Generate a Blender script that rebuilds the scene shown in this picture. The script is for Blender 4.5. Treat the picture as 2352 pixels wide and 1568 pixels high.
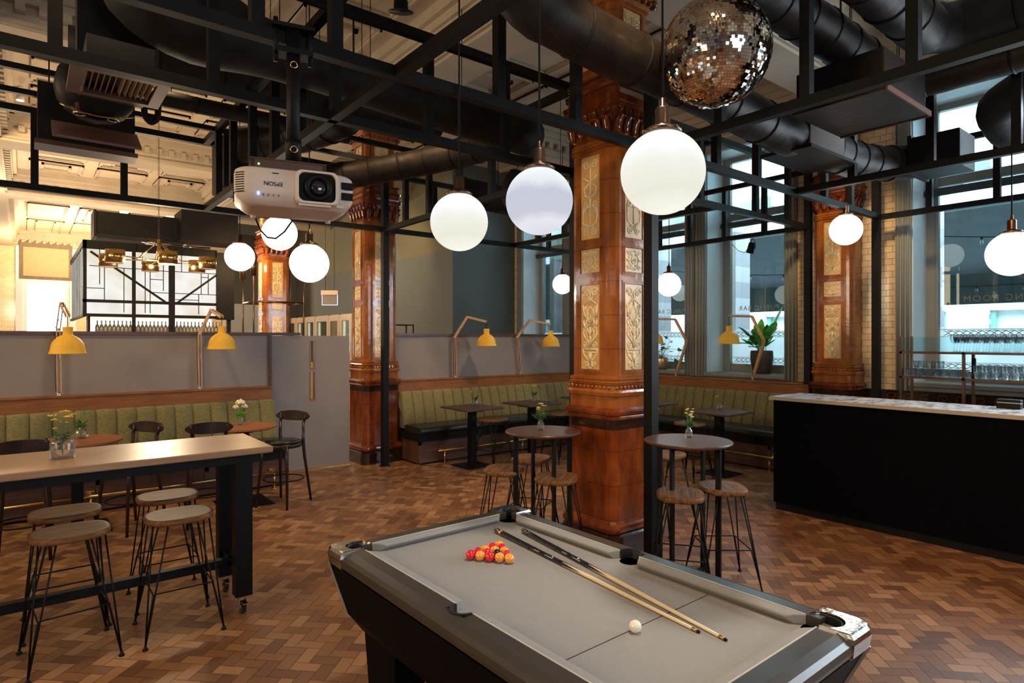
import bpy, bmesh, math, random
from mathutils import Vector, Matrix
random.seed(7)
PI=math.pi; R=math.radians
for o in list(bpy.data.objects): bpy.data.objects.remove(o)
sc=bpy.context.scene; COL=sc.collection
# ---------------------------------------------------------------- camera, world, exposure
H=1.92; A=-38.4
cam=bpy.data.cameras.new('camera'); cam.sensor_width=36; cam.lens=1414/2352*36; cam.shift_y=-6/2352
cam.clip_start=.05; cam.clip_end=300
co=bpy.data.objects.new('camera',cam); COL.objects.link(co)
co.location=(0,0,H); co.rotation_euler=(PI/2,0,R(A)); sc.camera=co
sc.view_settings.view_transform='Standard'; sc.view_settings.look='None'
sc.view_settings.gamma=1; sc.view_settings.use_curve_mapping=False
sc.view_settings.exposure=0.0
W=bpy.data.worlds.new('sky'); sc.world=W; W.use_nodes=True
bg=W.node_tree.nodes['Background']; bg.inputs[0].default_value=(.70,.88,1,1); bg.inputs[1].default_value=14

def light(name,kind,loc,energy,color,size=.1,rot=None,target=None,spot=60,blend=.5,sy=None,parent=None):
    l=bpy.data.lights.new(name,kind); l.energy=energy; l.color=color
    if kind=='AREA':
        l.size=size
        if sy: l.shape='RECTANGLE'; l.size_y=sy
    elif kind=='SPOT': l.spot_size=R(spot); l.spot_blend=blend; l.shadow_soft_size=size
    else: l.shadow_soft_size=size
    o=bpy.data.objects.new(name,l); COL.objects.link(o); o.location=loc
    if target is not None: o.rotation_euler=(Vector(target)-Vector(loc)).to_track_quat('-Z','Y').to_euler()
    elif rot: o.rotation_euler=rot
    return o
WARM=(1,.66,.33); WARM2=(1,.78,.52); COOL=(.62,.85,1)
# added area fill lamps outside the view, brightening the room
light('rear_fill_light','AREA',(1.5,-5.9,2.9),190,(.86,.92,1),3.4,target=(1.5,4,2.0),sy=3.0)
light('counter_window_fill','AREA',(9.36,.585,3.2),230,(.80,.90,1),1.38,target=(2.0,1.2,1.2),sy=3.5)  # area lamp added inside the unseen window to strengthen its daylight
light('counter_window_fill','AREA',(9.36,-2.15,3.2),230,(.80,.90,1),1.42,target=(2.0,.2,1.2),sy=3.5)
light('side_fill_light','AREA',(-5.5,2.5,3.2),300,(1,.74,.46),3.0,target=(2,3.2,1.8),sy=3.0)
light('side_fill_light','AREA',(-5.5,8,3.2),260,(1,.76,.48),3.0,target=(1,7.8,1.8),sy=3.0)
# warm ceiling spots (fixtures built below), then added bare fills, some aimed up
SPOTS=[((0.9,6.9,5.2),(1.0,7.9,1.0),330,62),((3.0,5.6,5.2),(3.6,6.6,0),330,75),((6.2,5.4,5.2),(6.2,7.6,.8),300,80),
       ((2.6,1.6,5.2),(4.05,3.75,2.2),420,42),((6.9,3.0,5.2),(9.4,4.0,2.6),340,44),((0.2,4.2,5.2),(0.6,4.9,.6),230,55),
       ((3.2,7.2,5.2),(4.1,8.8,2.2),300,40),((4.9,1.2,5.2),(6.2,2.0,0),260,70),((-.6,11.6,5.2),(0.8,16,2.5),500,110),
       ((3.0,10.9,5.2),(4.3,14.0,2.8),420,60),((6.2,12.2,5.2),(7.5,15.5,2.6),170,95),((1.0,17,3.6),(1.0,18.0,5.9),260,140),
       ((1.2,12.0,3.6),(1.2,13.0,5.9),100,140),((2.3,1.9,5.3),(1.9,1.9,.8),420,44),((2.0,-1.0,5.3),(3.6,1.0,0),330,70),((1.0,26,3.4),(1.0,26.5,5.9),1100,150)]  # pool, floor and upward spots here are added fills without fixtures
for i,(p,t,e,s) in enumerate(SPOTS):
    light('spot_and_fill_light','SPOT',p,e,(1,.5,.22) if i==7 else (1,.90,.78) if i==13 else WARM,.12,target=t,spot=s,blend=.7)

# ---------------------------------------------------------------- materials
MATS={}
class NT:
    def __init__(s,name):
        s.m=bpy.data.materials.new(name); s.m.use_nodes=True; s.t=s.m.node_tree; s.t.nodes.clear()
        s.out=s.n('ShaderNodeOutputMaterial')
    def n(s,k,**kw):
        x=s.t.nodes.new(k)
        for a,b in kw.items(): setattr(x,a,b)
        return x
    def l(s,a,b): s.t.links.new(a,b)
    def put(s,inp,v):
        if isinstance(v,bpy.types.NodeSocket): s.l(v,inp)
        else: inp.default_value=v
    def math(s,op,a,b=None,c=None):
        x=s.n('ShaderNodeMath',operation=op); s.put(x.inputs[0],a)
        if b is not None: s.put(x.inputs[1],b)
        if c is not None: s.put(x.inputs[2],c)
        return x.outputs[0]
    def ramp(s,fac,stops,interp='LINEAR'):
        x=s.n('ShaderNodeValToRGB'); x.color_ramp.interpolation=interp; e=x.color_ramp.elements
        while len(e)<len(stops): e.new(.5)
        for q,(p,c) in zip(e,stops): q.position=p; q.color=(*c,1) if len(c)==3 else c
        s.put(x.inputs[0],fac); return x.outputs[0]
    def mix(s,f,a,b,mode='MIX'):
        x=s.n('ShaderNodeMix',data_type='RGBA',blend_type=mode); s.put(x.inputs[0],f)
        s.put(x.inputs[6],(*a,1) if isinstance(a,tuple) else a); s.put(x.inputs[7],(*b,1) if isinstance(b,tuple) else b)
        return x.outputs[2]
    def bsdf(s,**kw):
        x=s.n('ShaderNodeBsdfPrincipled')
        for k,v in kw.items(): s.put(x.inputs[k.replace('_',' ')],v)
        return x
    def coord(s,scale=(1,1,1),kind='Object',rot=(0,0,0)):
        c=s.n('ShaderNodeTexCoord'); m=s.n('ShaderNodeMapping'); m.inputs['Scale'].default_value=scale; m.inputs['Rotation'].default_value=rot
        s.l(c.outputs[kind],m.inputs[0]); return m.outputs[0]
    def noise(s,vec,scale=5,detail=4,rough=.5):
        x=s.n('ShaderNodeTexNoise'); s.l(vec,x.inputs['Vector']); x.inputs['Scale'].default_value=scale; x.inputs['Detail'].default_value=detail
        x.inputs['Roughness'].default_value=rough; return x.outputs[0]
    def bump(s,h,strength=.2,dist=.01):
        x=s.n('ShaderNodeBump'); x.inputs['Strength'].default_value=strength; x.inputs['Distance'].default_value=dist; s.put(x.inputs['Height'],h); return x.outputs[0]
    def done(s,sh):
        s.l(sh.outputs[0] if hasattr(sh,'outputs') else sh,s.out.inputs[0]); MATS[s.m.name]=s.m; return s.m
def c4(c): return (*c,1)
def plain(name,c,rough=.5,metal=0,var=.12,scale=8,bump=0,coat=0,bs=60,stretch=(1,1,1),spec=.5):
    k=NT(name); v=k.coord(stretch); f=k.noise(v,scale)
    a=tuple(max(0,x*(1-var)) for x in c); b=tuple(min(1,x*(1+var)) for x in c)
    b_=k.bsdf(Base_Color=k.ramp(f,[(.3,a),(.7,b)]),Roughness=rough,Metallic=metal,Coat_Weight=coat)
    b_.inputs['Specular IOR Level'].default_value=spec
    if bump: k.l(k.bump(k.noise(v,bs,3),bump,.004),b_.inputs['Normal'])
    return k.done(b_)
def glass(name,tint=(1,1,1),refl=1.0,haze=0,rough=.02):
    k=NT(name); t=k.n('ShaderNodeBsdfTransparent'); t.inputs[0].default_value=c4(tint)
    g=k.n('ShaderNodeBsdfGlossy'); g.inputs['Roughness'].default_value=rough
    f=k.n('ShaderNodeFresnel'); f.inputs[0].default_value=1.45
    m=k.n('ShaderNodeMixShader'); k.l(k.math('MULTIPLY',f.outputs[0],refl),m.inputs[0]); k.l(t.outputs[0],m.inputs[1]); k.l(g.outputs[0],m.inputs[2])
    if haze:
        d=k.n('ShaderNodeBsdfTranslucent'); d.inputs[0].default_value=(.85,.95,.97,1)
        d2=k.n('ShaderNodeBsdfDiffuse'); d2.inputs[0].default_value=(.8,.9,.93,1)
        q=k.n('ShaderNodeMixShader'); q.inputs[0].default_value=.4; k.l(d.outputs[0],q.inputs[1]); k.l(d2.outputs[0],q.inputs[2])
        z=k.n('ShaderNodeMixShader'); z.inputs[0].default_value=haze; k.l(m.outputs[0],z.inputs[1]); k.l(q.outputs[0],z.inputs[2]); m=z
    return k.done(m)
def emit(name,c,s):
    k=NT(name); e=k.n('ShaderNodeEmission'); e.inputs[0].default_value=c4(c); e.inputs[1].default_value=s; return k.done(e)
def wood(name,a,b,rough=.45,axis=0,scale=3,coat=0,grain=14,spec=.5):
    k=NT(name); st=[grain,grain,grain]; st[axis]=1.0
    v=k.coord(tuple(st)); f=k.noise(v,scale,6,.65); w=k.noise(k.coord((1,1,1)),2.5,2)
    col=k.ramp(k.math('ADD',k.math('MULTIPLY',f,.8),k.math('MULTIPLY',w,.2)),[(.35,a),(.65,b)])
    s=k.bsdf(Base_Color=col,Roughness=rough,Coat_Weight=coat); s.inputs['Specular IOR Level'].default_value=spec; k.l(k.bump(f,.15,.002),s.inputs['Normal']); return k.done(s)
def tile(name,c1,c2,mortar,bw,bh,plane='yz',rough=.15,ms=.0025,coat=.6,bump=.4,var=.5):
    k=NT(name); c=k.n('ShaderNodeTexCoord'); sp=k.n('ShaderNodeSeparateXYZ'); k.l(c.outputs['Object'],sp.inputs[0])
    cb=k.n('ShaderNodeCombineXYZ'); k.l(sp.outputs['XYZ'.index(plane[0].upper())],cb.inputs[0]); k.l(sp.outputs['XYZ'.index(plane[1].upper())],cb.inputs[1])
    t=k.n('ShaderNodeTexBrick'); k.l(cb.outputs[0],t.inputs['Vector'])
    t.inputs['Color1'].default_value=c4(c1); t.inputs['Color2'].default_value=c4(c2); t.inputs['Mortar'].default_value=c4(mortar)
    t.inputs['Scale'].default_value=1; t.inputs['Brick Width'].default_value=bw; t.inputs['Row Height'].default_value=bh
    t.inputs['Mortar Size'].default_value=ms; t.inputs['Mortar Smooth'].default_value=.1; t.inputs['Bias'].default_value=0
    s=k.bsdf(Base_Color=t.outputs[0],Roughness=k.math('MULTIPLY_ADD',t.outputs[1],.6,rough),Coat_Weight=0)
    k.l(k.bump(k.math('SUBTRACT',1,t.outputs[1]),bump,.003),s.inputs['Normal']); return k.done(s)
# herringbone parquet
def parquet():
    k=NT('parquet'); v=k.coord((1/.085,)*3,'Object',(0,0,R(45))); sp=k.n('ShaderNodeSeparateXYZ'); k.l(v,sp.inputs[0])
    u,w=sp.outputs[0],sp.outputs[1]; M=k.math
    i=M('FLOOR',u); j=M('FLOOR',w); fu=M('FRACT',u); fw=M('FRACT',w); n=2
    d=M('SUBTRACT',i,j); m=M('FLOORED_MODULO',d,2*n) if False else M('SUBTRACT',d,M('MULTIPLY',M('FLOOR',M('DIVIDE',d,2.0*n)),2.0*n))
    hz=M('LESS_THAN',m,n-.5); iv=M('SUBTRACT',1,hz)
    m2=M('SUBTRACT',2*n-1,m)
    def sel(a,b): return M('ADD',M('MULTIPLY',hz,a),M('MULTIPLY',iv,b))
    along=sel(M('ADD',m,fu),M('ADD',m2,fw)); across=sel(fw,fu)
    idx=sel(M('SUBTRACT',i,m),i); idy=sel(j,M('SUBTRACT',j,m2))
    edge=M('MINIMUM',M('MINIMUM',along,M('SUBTRACT',n,along)),M('MINIMUM',across,M('SUBTRACT',1,across)))
    cb=k.n('ShaderNodeCombineXYZ'); k.l(idx,cb.inputs[0]); k.l(idy,cb.inputs[1]); k.l(hz,cb.inputs[2])
    wn=k.n('ShaderNodeTexWhiteNoise',noise_dimensions='3D'); k.l(cb.outputs[0],wn.inputs['Vector'])
    g=k.n('ShaderNodeCombineXYZ'); k.l(M('MULTIPLY',along,.7),g.inputs[0]); k.l(M('MULTIPLY',across,7),g.inputs[1]); k.l(M('MULTIPLY',wn.outputs[0],40),g.inputs[2])
    gr=k.noise(g.outputs[0],2.2,6,.7)
    base=k.ramp(wn.outputs[0],[(0,(.13,.055,.025)),(.3,(.24,.11,.046)),(.6,(.33,.16,.068)),(.85,(.45,.25,.12)),(1,(.17,.075,.032))])
    col=k.mix(k.math('MULTIPLY_ADD',gr,.9,-.1),base,(.52,.30,.15),'MULTIPLY'); col=k.mix(.72,col,base)
    big=k.noise(k.coord((1,1,1)),.9,3); col=k.mix(k.ramp(big,[(.35,(0,0,0)),(.7,(.4,.4,.4))]),col,(.2,.085,.04))
    e=k.ramp(edge,[(.012,(0,0,0)),(.035,(1,1,1))])
    col=k.mix(e,(.035,.015,.008),col)
    rough=k.math('ADD',.27,k.math('MULTIPLY',k.noise(k.coord((1,1,1)),3,4),.28))
    s=k.bsdf(Base_Color=col,Roughness=rough); s.inputs['Specular IOR Level'].default_value=.55
    hgt=k.math('ADD',k.math('MULTIPLY',gr,.25),k.math('ADD',k.math('MULTIPLY',wn.outputs[0],.35),e))
    k.l(k.bump(hgt,.25,.0025),s.inputs['Normal']); return k.done(s)
M_floor=parquet()
M_ceil=plain('ceiling_plaster',(.50,.43,.34),.85,var=.08,scale=1.5,bump=.1)
M_moul=plain('ceiling_moulding',(.47,.40,.31),.8,var=.08,scale=3)
M_wallg=plain('grey_green_paint',(.13,.15,.145),.8,var=.05,scale=2)
M_wallg2=plain('olive_paint',(.17,.165,.10),.8,var=.05,scale=2)
M_part=plain('mauve_grey_board',(.27,.235,.225),.6,var=.06,scale=2,bump=.1,bs=120)
M_cream=tile('cream_glazed_brick',(.78,.62,.40),(.68,.52,.33),(.05,.03,.015),.158,.0866,'yz',.12)
M_creamx=tile('cream_glazed_brick_end',(.80,.66,.42),(.70,.56,.36),(.35,.28,.18),.158,.0866,'xz',.15)
M_dado=tile('brown_glazed_dado',(.16,.07,.03),(.10,.04,.02),(.02,.01,.005),.3,.15,'yz',.1)
M_grey=plain('grey_woodwork',(.24,.25,.235),.5,var=.05,scale=4)
M_greyl=plain('pale_grey_reveal',(.70,.79,.83),.55,var=.04,scale=3)
M_stl=plain('black_steel',(.0055,.0055,.006),.5,var=.25,scale=12,bump=.1,spec=.18)
M_steelgrey=plain('dark_steel_table',(.0045,.0045,.0055),.45,var=.2,spec=.2)
M_duct=plain('black_duct_wrap',(.012,.0115,.012),.6,var=.4,scale=6,bump=.9,bs=11,spec=.25)
M_ductr=plain('rusty_duct_wrap',(.015,.010,.008),.5,var=.6,scale=6,bump=.9,bs=15,spec=.3)
M_ductb=plain('black_sheet_metal',(.006,.006,.007),.5,var=.3,spec=.2)
M_copper=plain('coppery_edge_metal',(.085,.042,.027),.5,metal=.2)
M_black=plain('black_paint',(.006,.006,.007),.6,var=.2,spec=.2)
M_counter=plain('counter_front_black',(.0022,.0028,.0045),.8,var=.3,scale=14,spec=.05)
M_oak=wood('oak_rail',(.20,.070,.020),(.34,.135,.042),.45,spec=.3)
M_oaky=wood('oak_rail_cross',(.20,.10,.04),(.34,.18,.075),.4,axis=1)
M_dkwood=wood('dark_walnut_top',(.07,.03,.022),(.13,.06,.042),.35)
M_stool=wood('elm_stool_seat',(.05,.02,.008),(.29,.135,.052),.5,scale=3.2,spec=.2)
M_hightop=wood('high_table_veneer',(.26,.145,.078),(.36,.215,.125),.34,scale=2)
M_redwood=wood('reddish_table_top',(.30,.10,.04),(.40,.15,.06),.28)
M_chair=wood('dark_bentwood',(.012,.006,.005),(.035,.013,.009),.32,axis=2)
M_lampw=wood('ash_lamp_arm',(.50,.27,.14),(.66,.40,.23),.5,axis=2)
M_leather=plain('black_leather',(.016,.02,.018),.28,var=.2,scale=20,bump=.15)
M_brass=plain('brass',(.62,.42,.16),.22,metal=1,var=.1)
M_bronze=plain('dark_bronze',(.16,.10,.07),.3,metal=.9)
M_chrome=plain('chrome',(.75,.74,.72),.12,metal=1,var=.08,scale=9,bump=.25,bs=30)
M_cloth=plain('grey_baize',(.27,.26,.25),.95,var=.03,scale=40,bump=.12,bs=400)
M_pooltop=plain('pool_rail_laminate',(.05,.042,.036),.3,var=.1)
M_poolside=plain('pool_cabinet_black',(.003,.0035,.005),.5,var=.2,spec=.06)
M_edge=plain('pool_edge_strip',(.35,.34,.33),.4,metal=.5)
M_hole=plain('pocket_rubber',(.006,.006,.008),.6)
M_white=plain('projector_white',(.72,.60,.52),.4,var=.03)
M_whitei=plain('ivory_ball',(.85,.78,.66),.12,coat=.5,var=.02)
M_red=plain('red_ball',(.72,.008,.02),.08,coat=1,var=.02)
M_or=plain('orange_ball',(.86,.33,.045),.08,coat=1,var=.02)
M_blk=plain('black_ball',(.01,.01,.012),.08,coat=1,var=.02)
M_cuew=wood('ash_cue',(.72,.56,.35),(.85,.70,.48),.3,axis=1,coat=.3)
M_yel=plain('yellow_shade',(.92,.50,.04),.55,var=.04,scale=30,bump=.2,bs=200)
M_globe=emit('opal_globe',(1,.97,.90),1.15)
M_globe3=emit('opal_globe_bright',(1,.96,.88),4)
def opal(name,stops,s):
    k=NT(name); c=k.n('ShaderNodeTexCoord'); sp=k.n('ShaderNodeSeparateXYZ'); k.l(c.outputs['Object'],sp.inputs[0])
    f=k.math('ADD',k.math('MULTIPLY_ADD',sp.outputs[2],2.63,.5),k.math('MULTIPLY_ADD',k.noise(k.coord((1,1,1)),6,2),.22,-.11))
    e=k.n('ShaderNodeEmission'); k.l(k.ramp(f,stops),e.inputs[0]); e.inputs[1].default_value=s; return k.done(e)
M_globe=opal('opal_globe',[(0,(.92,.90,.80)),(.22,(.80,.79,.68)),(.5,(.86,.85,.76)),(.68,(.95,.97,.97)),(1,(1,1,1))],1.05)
M_globe2=opal('opal_globe_cool',[(0,(.72,.74,.80)),(.14,(.80,.82,.88)),(.26,(.60,.61,.70)),(.55,(.58,.60,.70)),(.70,(.80,.84,.90)),(.9,(.95,1,1))],1.0)  # unlit globe: bright top and lower glint painted into its emission
M_lens=emit('lit_lamp_lens',(1,.85,.6),12)
M_strip=emit('cabinet_strip_light',(1,.80,.5),5)
M_barlt=emit('back_bar_light_panel',(1,.93,.80),1.7)
M_exit=emit('exit_sign_glow',(.55,.68,1),2.2)
M_blue=emit('blue_led',(.2,.3,1),6); M_greenled=emit('green_led',(.3,1,.15),5)
M_glass=glass('clear_glass',(.93,.97,.96),1.2)
M_ware=glass('glassware',(.98,.995,.995),.55,haze=.02)
M_pane=glass('window_pane',(.80,.93,.95),.9)
M_frost=glass('frosted_pane',(.85,.95,.95),.4,haze=.72,rough=.3)
M_water=glass('vase_glass',(.985,.99,.98),.7,haze=.03)
def leafmat(name,a,b):
    k=NT(name); col=k.ramp(k.noise(k.coord((1,1,1)),16,3),[(.35,a),(.65,b)])
    d=k.bsdf(Base_Color=col,Roughness=.4); t=k.n('ShaderNodeBsdfTranslucent'); k.l(col,t.inputs[0])
    m=k.n('ShaderNodeMixShader'); m.inputs[0].default_value=.45; k.l(d.outputs[0],m.inputs[1]); k.l(t.outputs[0],m.inputs[2]); return k.done(m)
M_leaf=leafmat('green_leaf',(.06,.36,.03),(.20,.60,.08)); M_leaf2=leafmat('deep_green_leaf',(.03,.13,.04),(.08,.26,.07))
M_stem=plain('flower_stem',(.10,.17,.05),.6)
M_fy=plain('yellow_petals',(.85,.62,.05),.7,var=.2,scale=60)
M_fo=plain('apricot_petals',(.9,.48,.08),.7,var=.2,scale=60)
M_fc=plain('cream_petals',(.80,.76,.50),.7,var=.15,scale=60)
M_pot=plain('dark_ribbed_pot',(.05,.04,.035),.6,bump=.9,bs=45)
M_gpot=plain('golden_pot',(.55,.40,.22),.3,metal=.9,bump=.2,bs=20)
M_soil=plain('potting_soil',(.03,.02,.012),.95)
M_marb=None
M_slate=plain('outside_awning',(.06,.082,.092),.8,var=.12,scale=3)
M_teal=plain('outside_dark_beam',(.012,.035,.042),.7)
M_out=plain('outside_white_render',(.80,.84,.84),.8,var=.05)
M_outg=plain('outside_green_frame',(.20,.38,.32),.6)
M_outp=tile('outside_pinkish_stone',(.50,.45,.47),(.47,.42,.44),(.35,.31,.33),.6,.3,'yz',.5)
M_outb=tile('outside_white_tile',(.74,.78,.76),(.60,.64,.62),(.2,.24,.24),.3,.12,'yz',.3)
M_outbx=tile('outside_white_tile_x',(.66,.70,.68),(.60,.64,.62),(.2,.24,.24),.3,.12,'xz',.3)
M_outd=tile('outside_brown_tile',(.10,.08,.06),(.07,.055,.045),(.02,.015,.01),.3,.12,'yz',.3)
M_gold=plain('gilt_letters',(.40,.22,.08),.4,metal=.5,var=.05)
M_blind=plain('linen_blind',(.46,.37,.22),.9,var=.05); M_blindb=plain('blind_border',(.20,.15,.11),.9)
M_cab=wood('pale_oak_cabinet',(.40,.27,.15),(.52,.37,.22),.5,axis=2)
M_relief=plain('cream_glazed_relief',(.84,.71,.46),.22,coat=.3,var=.1,scale=15)
def glaze(name,cs,rough=.12):
    k=NT(name); v=k.coord((1,1,.35)); f=k.noise(v,5,4,.6)
    col=k.ramp(f,cs); c=k.n('ShaderNodeTexCoord'); sp=k.n('ShaderNodeSeparateXYZ'); k.l(c.outputs['Object'],sp.inputs[0])
    fr=k.math('FRACT',k.math('DIVIDE',sp.outputs[2],.305)); e=k.ramp(fr,[(.0,(0,0,0)),(.012,(1,1,1)),(.988,(1,1,1)),(1,(0,0,0))])
    col=k.mix(e,(.04,.015,.006),col)
    s=k.bsdf(Base_Color=col,Roughness=rough,Coat_Weight=.4,Coat_Roughness=.08)
    k.l(k.bump(k.noise(k.coord((1,1,1)),7,3),.3,.01),s.inputs['Normal']); return k.done(s)
M_glz=glaze('amber_glazed_faience',[(.25,(.14,.038,.009)),(.5,(.31,.092,.019)),(.75,(.44,.16,.038))])
M_glzd=glaze('brown_glazed_faience',[(.25,(.045,.013,.006)),(.5,(.16,.034,.009)),(.75,(.36,.082,.015))])
M_glzk=glaze('near_black_glaze',[(.25,(.015,.008,.006)),(.75,(.05,.02,.012))])
M_pan=plain('amber_panel_ground',(.70,.43,.16),.22,coat=.3,var=.15,scale=10)
def fabric():
    k=NT('olive_woven_fabric'); a=k.noise(k.coord((12,12,160)),2,4,.7); b=k.noise(k.coord((160,160,14)),2,3,.7)
    f=k.math('ADD',k.math('MULTIPLY',a,.75),k.math('MULTIPLY',b,.25))
    s=k.bsdf(Base_Color=k.ramp(f,[(.36,(.085,.07,.022)),(.5,(.205,.17,.062)),(.64,(.33,.285,.12))]),Roughness=.9)
    s.inputs['Sheen Weight'].default_value=.3
    k.l(k.bump(f,.35,.003),s.inputs['Normal']); return k.done(s)
M_fab=fabric()
def marble():
    k=NT('marble_mosaic_top'); v=k.coord((1,1,1),rot=(0,0,R(30))); t=k.n('ShaderNodeTexVoronoi'); t.inputs['Scale'].default_value=14; k.l(v,t.inputs['Vector'])
    f=k.noise(k.coord((1,3,1)),6,6,.7); col=k.ramp(f,[(.40,(.13,.12,.12)),(.50,(.50,.48,.46)),(.6,(.66,.63,.60))])
    sp=k.ramp(t.outputs['Distance'],[(.16,(.08,.08,.09)),(.24,(1,1,1))]); col=k.mix(.35,col,sp,'MULTIPLY')
    return k.done(k.bsdf(Base_Color=col,Roughness=.35))
M_marb=marble()
def mirror():
    k=NT('mirror_tiles'); return k.done(k.bsdf(Base_Color=(.80,.76,.70,1),Metallic=1,Roughness=.03))
M_mir=mirror()
def leaded():
    k=NT('lit_leaded_glass'); v=k.coord((1,1,1)); f=k.noise(v,1.6,2)
    e=k.n('ShaderNodeEmission'); k.l(k.ramp(f,[(.35,(.80,.70,.52)),(.55,(.95,.93,.88)),(.75,(.85,.80,.72))]),e.inputs[0]); e.inputs[1].default_value=1.0
    return k.done(e)
M_lead=leaded()

# ---------------------------------------------------------------- mesh helpers
class MB:
    def __init__(s): s.v=[]; s.f=[]; s.sm=[]
    def add(s,vs,fs,smooth=False):
        b=len(s.v); s.v+= [tuple(p) for p in vs]; s.f+=[tuple(b+i for i in q) for q in fs]; s.sm+=[smooth]*len(fs); return s
    def box(s,x0,x1,y0,y1,z0,z1):
        vs=[(x,y,z) for x in (x0,x1) for y in (y0,y1) for z in (z0,z1)]
        return s.add(vs,[(0,1,3,2),(4,6,7,5),(0,4,5,1),(2,3,7,6),(0,2,6,4),(1,5,7,3)])
    def cbox(s,c,d,rot=None):
        hx,hy,hz=[q/2 for q in d]; vs=[Vector((x,y,z)) for x in (-hx,hx) for y in (-hy,hy) for z in (-hz,hz)]
        if rot is not None: vs=[rot@v for v in vs]
        return s.add([v+Vector(c) for v in vs],[(0,1,3,2),(4,6,7,5),(0,4,5,1),(2,3,7,6),(0,2,6,4),(1,5,7,3)])
    def bar(s,a,b,w,h=None,up=(0,0,1)):
        h=h or w; a=Vector(a); b=Vector(b); d=(b-a).normalized(); u=Vector(up)
        if abs(d.dot(u))>.98: u=Vector((0,1,0))
        sd=d.cross(u).normalized(); u=sd.cross(d).normalized()
        vs=[p+sd*x*w/2+u*y*h/2 for p in (a,b) for x,y in ((-1,-1),(1,-1),(1,1),(-1,1))]
        return s.add(vs,[(0,1,2,3),(7,6,5,4),(0,4,5,1),(1,5,6,2),(2,6,7,3),(3,7,4,0)])
    def tube(s,pts,r,n=8,closed=False,smooth=True):
        pts=[Vector(p) for p in pts]; N=len(pts); rs=r if isinstance(r,(list,tuple)) else [r]*N
        vs=[]; up=None
        for i,p in enumerate(pts):
            a=pts[(i-1)%N] if (closed or i>0) else p; b=pts[(i+1)%N] if (closed or i<N-1) else p
            d=(b-a).normalized() if (b-a).length>1e-9 else Vector((0,0,1))
            if up is None:
                up=Vector((0,0,1)) if abs(d.z)<.9 else Vector((1,0,0))
            sd=d.cross(up)
            if sd.length<1e-6: sd=d.orthogonal()
            sd.normalize(); up=sd.cross(d).normalized()
            vs+=[p+(sd*math.cos(2*PI*k/n)+up*math.sin(2*PI*k/n))*rs[i] for k in range(n)]
        fs=[]
        for i in range(N if closed else N-1):
            for k in range(n):
                a=i*n+k; b=i*n+(k+1)%n; c=((i+1)%N)*n+(k+1)%n; d=((i+1)%N)*n+k; fs.append((a,b,c,d))
        if not closed: fs+= [tuple(range(n-1,-1,-1)),tuple((N-1)*n+k for k in range(n))]
        return s.add(vs,fs,smooth)
    def lathe(s,prof,n=24,c=(0,0,0),smooth=True,sx=1,sy=1):
        vs=[]; 
        for r,z in prof:
            vs+=[(c[0]+r*sx*math.cos(2*PI*k/n),c[1]+r*sy*math.sin(2*PI*k/n),c[2]+z) for k in range(n)]
        fs=[(i*n+k,i*n+(k+1)%n,(i+1)*n+(k+1)%n,(i+1)*n+k) for i in range(len(prof)-1) for k in range(n)]
        if prof[0][0]>1e-6: fs.append(tuple(range(n-1,-1,-1)))
        if prof[-1][0]>1e-6: fs.append(tuple((len(prof)-1)*n+k for k in range(n)))
        return s.add(vs,fs,smooth)
    def sphere(s,c,r,n=16,m=10,sz=1): 
        return s.lathe([(r*math.sin(PI*i/m),-r*sz*math.cos(PI*i/m)) for i in range(m+1)],n,c)
    def loft(s,rings,caps=True,smooth=False):
        n=len(rings[0]); vs=[p for q in rings for p in q]
        fs=[(i*n+k,i*n+(k+1)%n,(i+1)*n+(k+1)%n,(i+1)*n+k) for i in range(len(rings)-1) for k in range(n)]
        if caps: fs+=[tuple(range(n-1,-1,-1)),tuple((len(rings)-1)*n+k for k in range(n))]
        return s.add(vs,fs,smooth)
    def prism(s,poly,z0,z1):
        return s.loft([[(x,y,z0) for x,y in poly],[(x,y,z1) for x,y in poly]])
    def xf(s,m):
        s.v=[tuple(m@Vector(p)) for p in s.v]; return s
    def merge(s,o,m=None):
        vs=o.v if m is None else [tuple(m@Vector(p)) for p in o.v]
        b=len(s.v); s.v+=vs; s.f+=[tuple(b+i for i in q) for q in o.f]; s.sm+=o.sm; return s
    def mesh(s,name):
        me=bpy.data.meshes.new(name); me.from_pydata(s.v,[],s.f); me.polygons.foreach_set('use_smooth',s.sm); me.update()
        bm=bmesh.new(); bm.from_mesh(me); bmesh.ops.remove_doubles(bm,verts=bm.verts,dist=1e-6); bmesh.ops.recalc_face_normals(bm,faces=bm.faces); bm.to_mesh(me); bm.free()
        return me
def setp(o,label=None,cat=None,group=None,kind=None):
    if label: o['label']=label
    if cat: o['category']=cat
    if group: o['group']=group
    if kind: o['kind']=kind
    return o
def obj(name,mb,mat,parent=None,label=None,cat=None,group=None,kind=None,bevel=0,loc=None,rz=0):
    me=mb if isinstance(mb,bpy.types.Mesh) else mb.mesh(name)
    if not me.materials: me.materials.append(mat)
    o=bpy.data.objects.new(name,me); COL.objects.link(o)
    if parent: o.parent=parent
    if loc: o.location=loc
    if rz: o.rotation_euler=(0,0,rz)
    if bevel:
        b=o.modifiers.new('bevel','BEVEL'); b.width=bevel; b.segments=2; b.limit_method='ANGLE'
    return setp(o,label,cat,group,kind)
def thing(name,label,cat,loc=(0,0,0),rz=0,group=None,kind=None):
    o=bpy.data.objects.new(name,None); COL.objects.link(o); o.empty_display_size=.1
    o.location=loc; o.rotation_euler=(0,0,rz); return setp(o,label,cat,group,kind)
def struct(name,mb,mat,parent=None,**k): return obj(name,mb,mat,parent,kind=None if parent else 'structure',**k)
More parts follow.
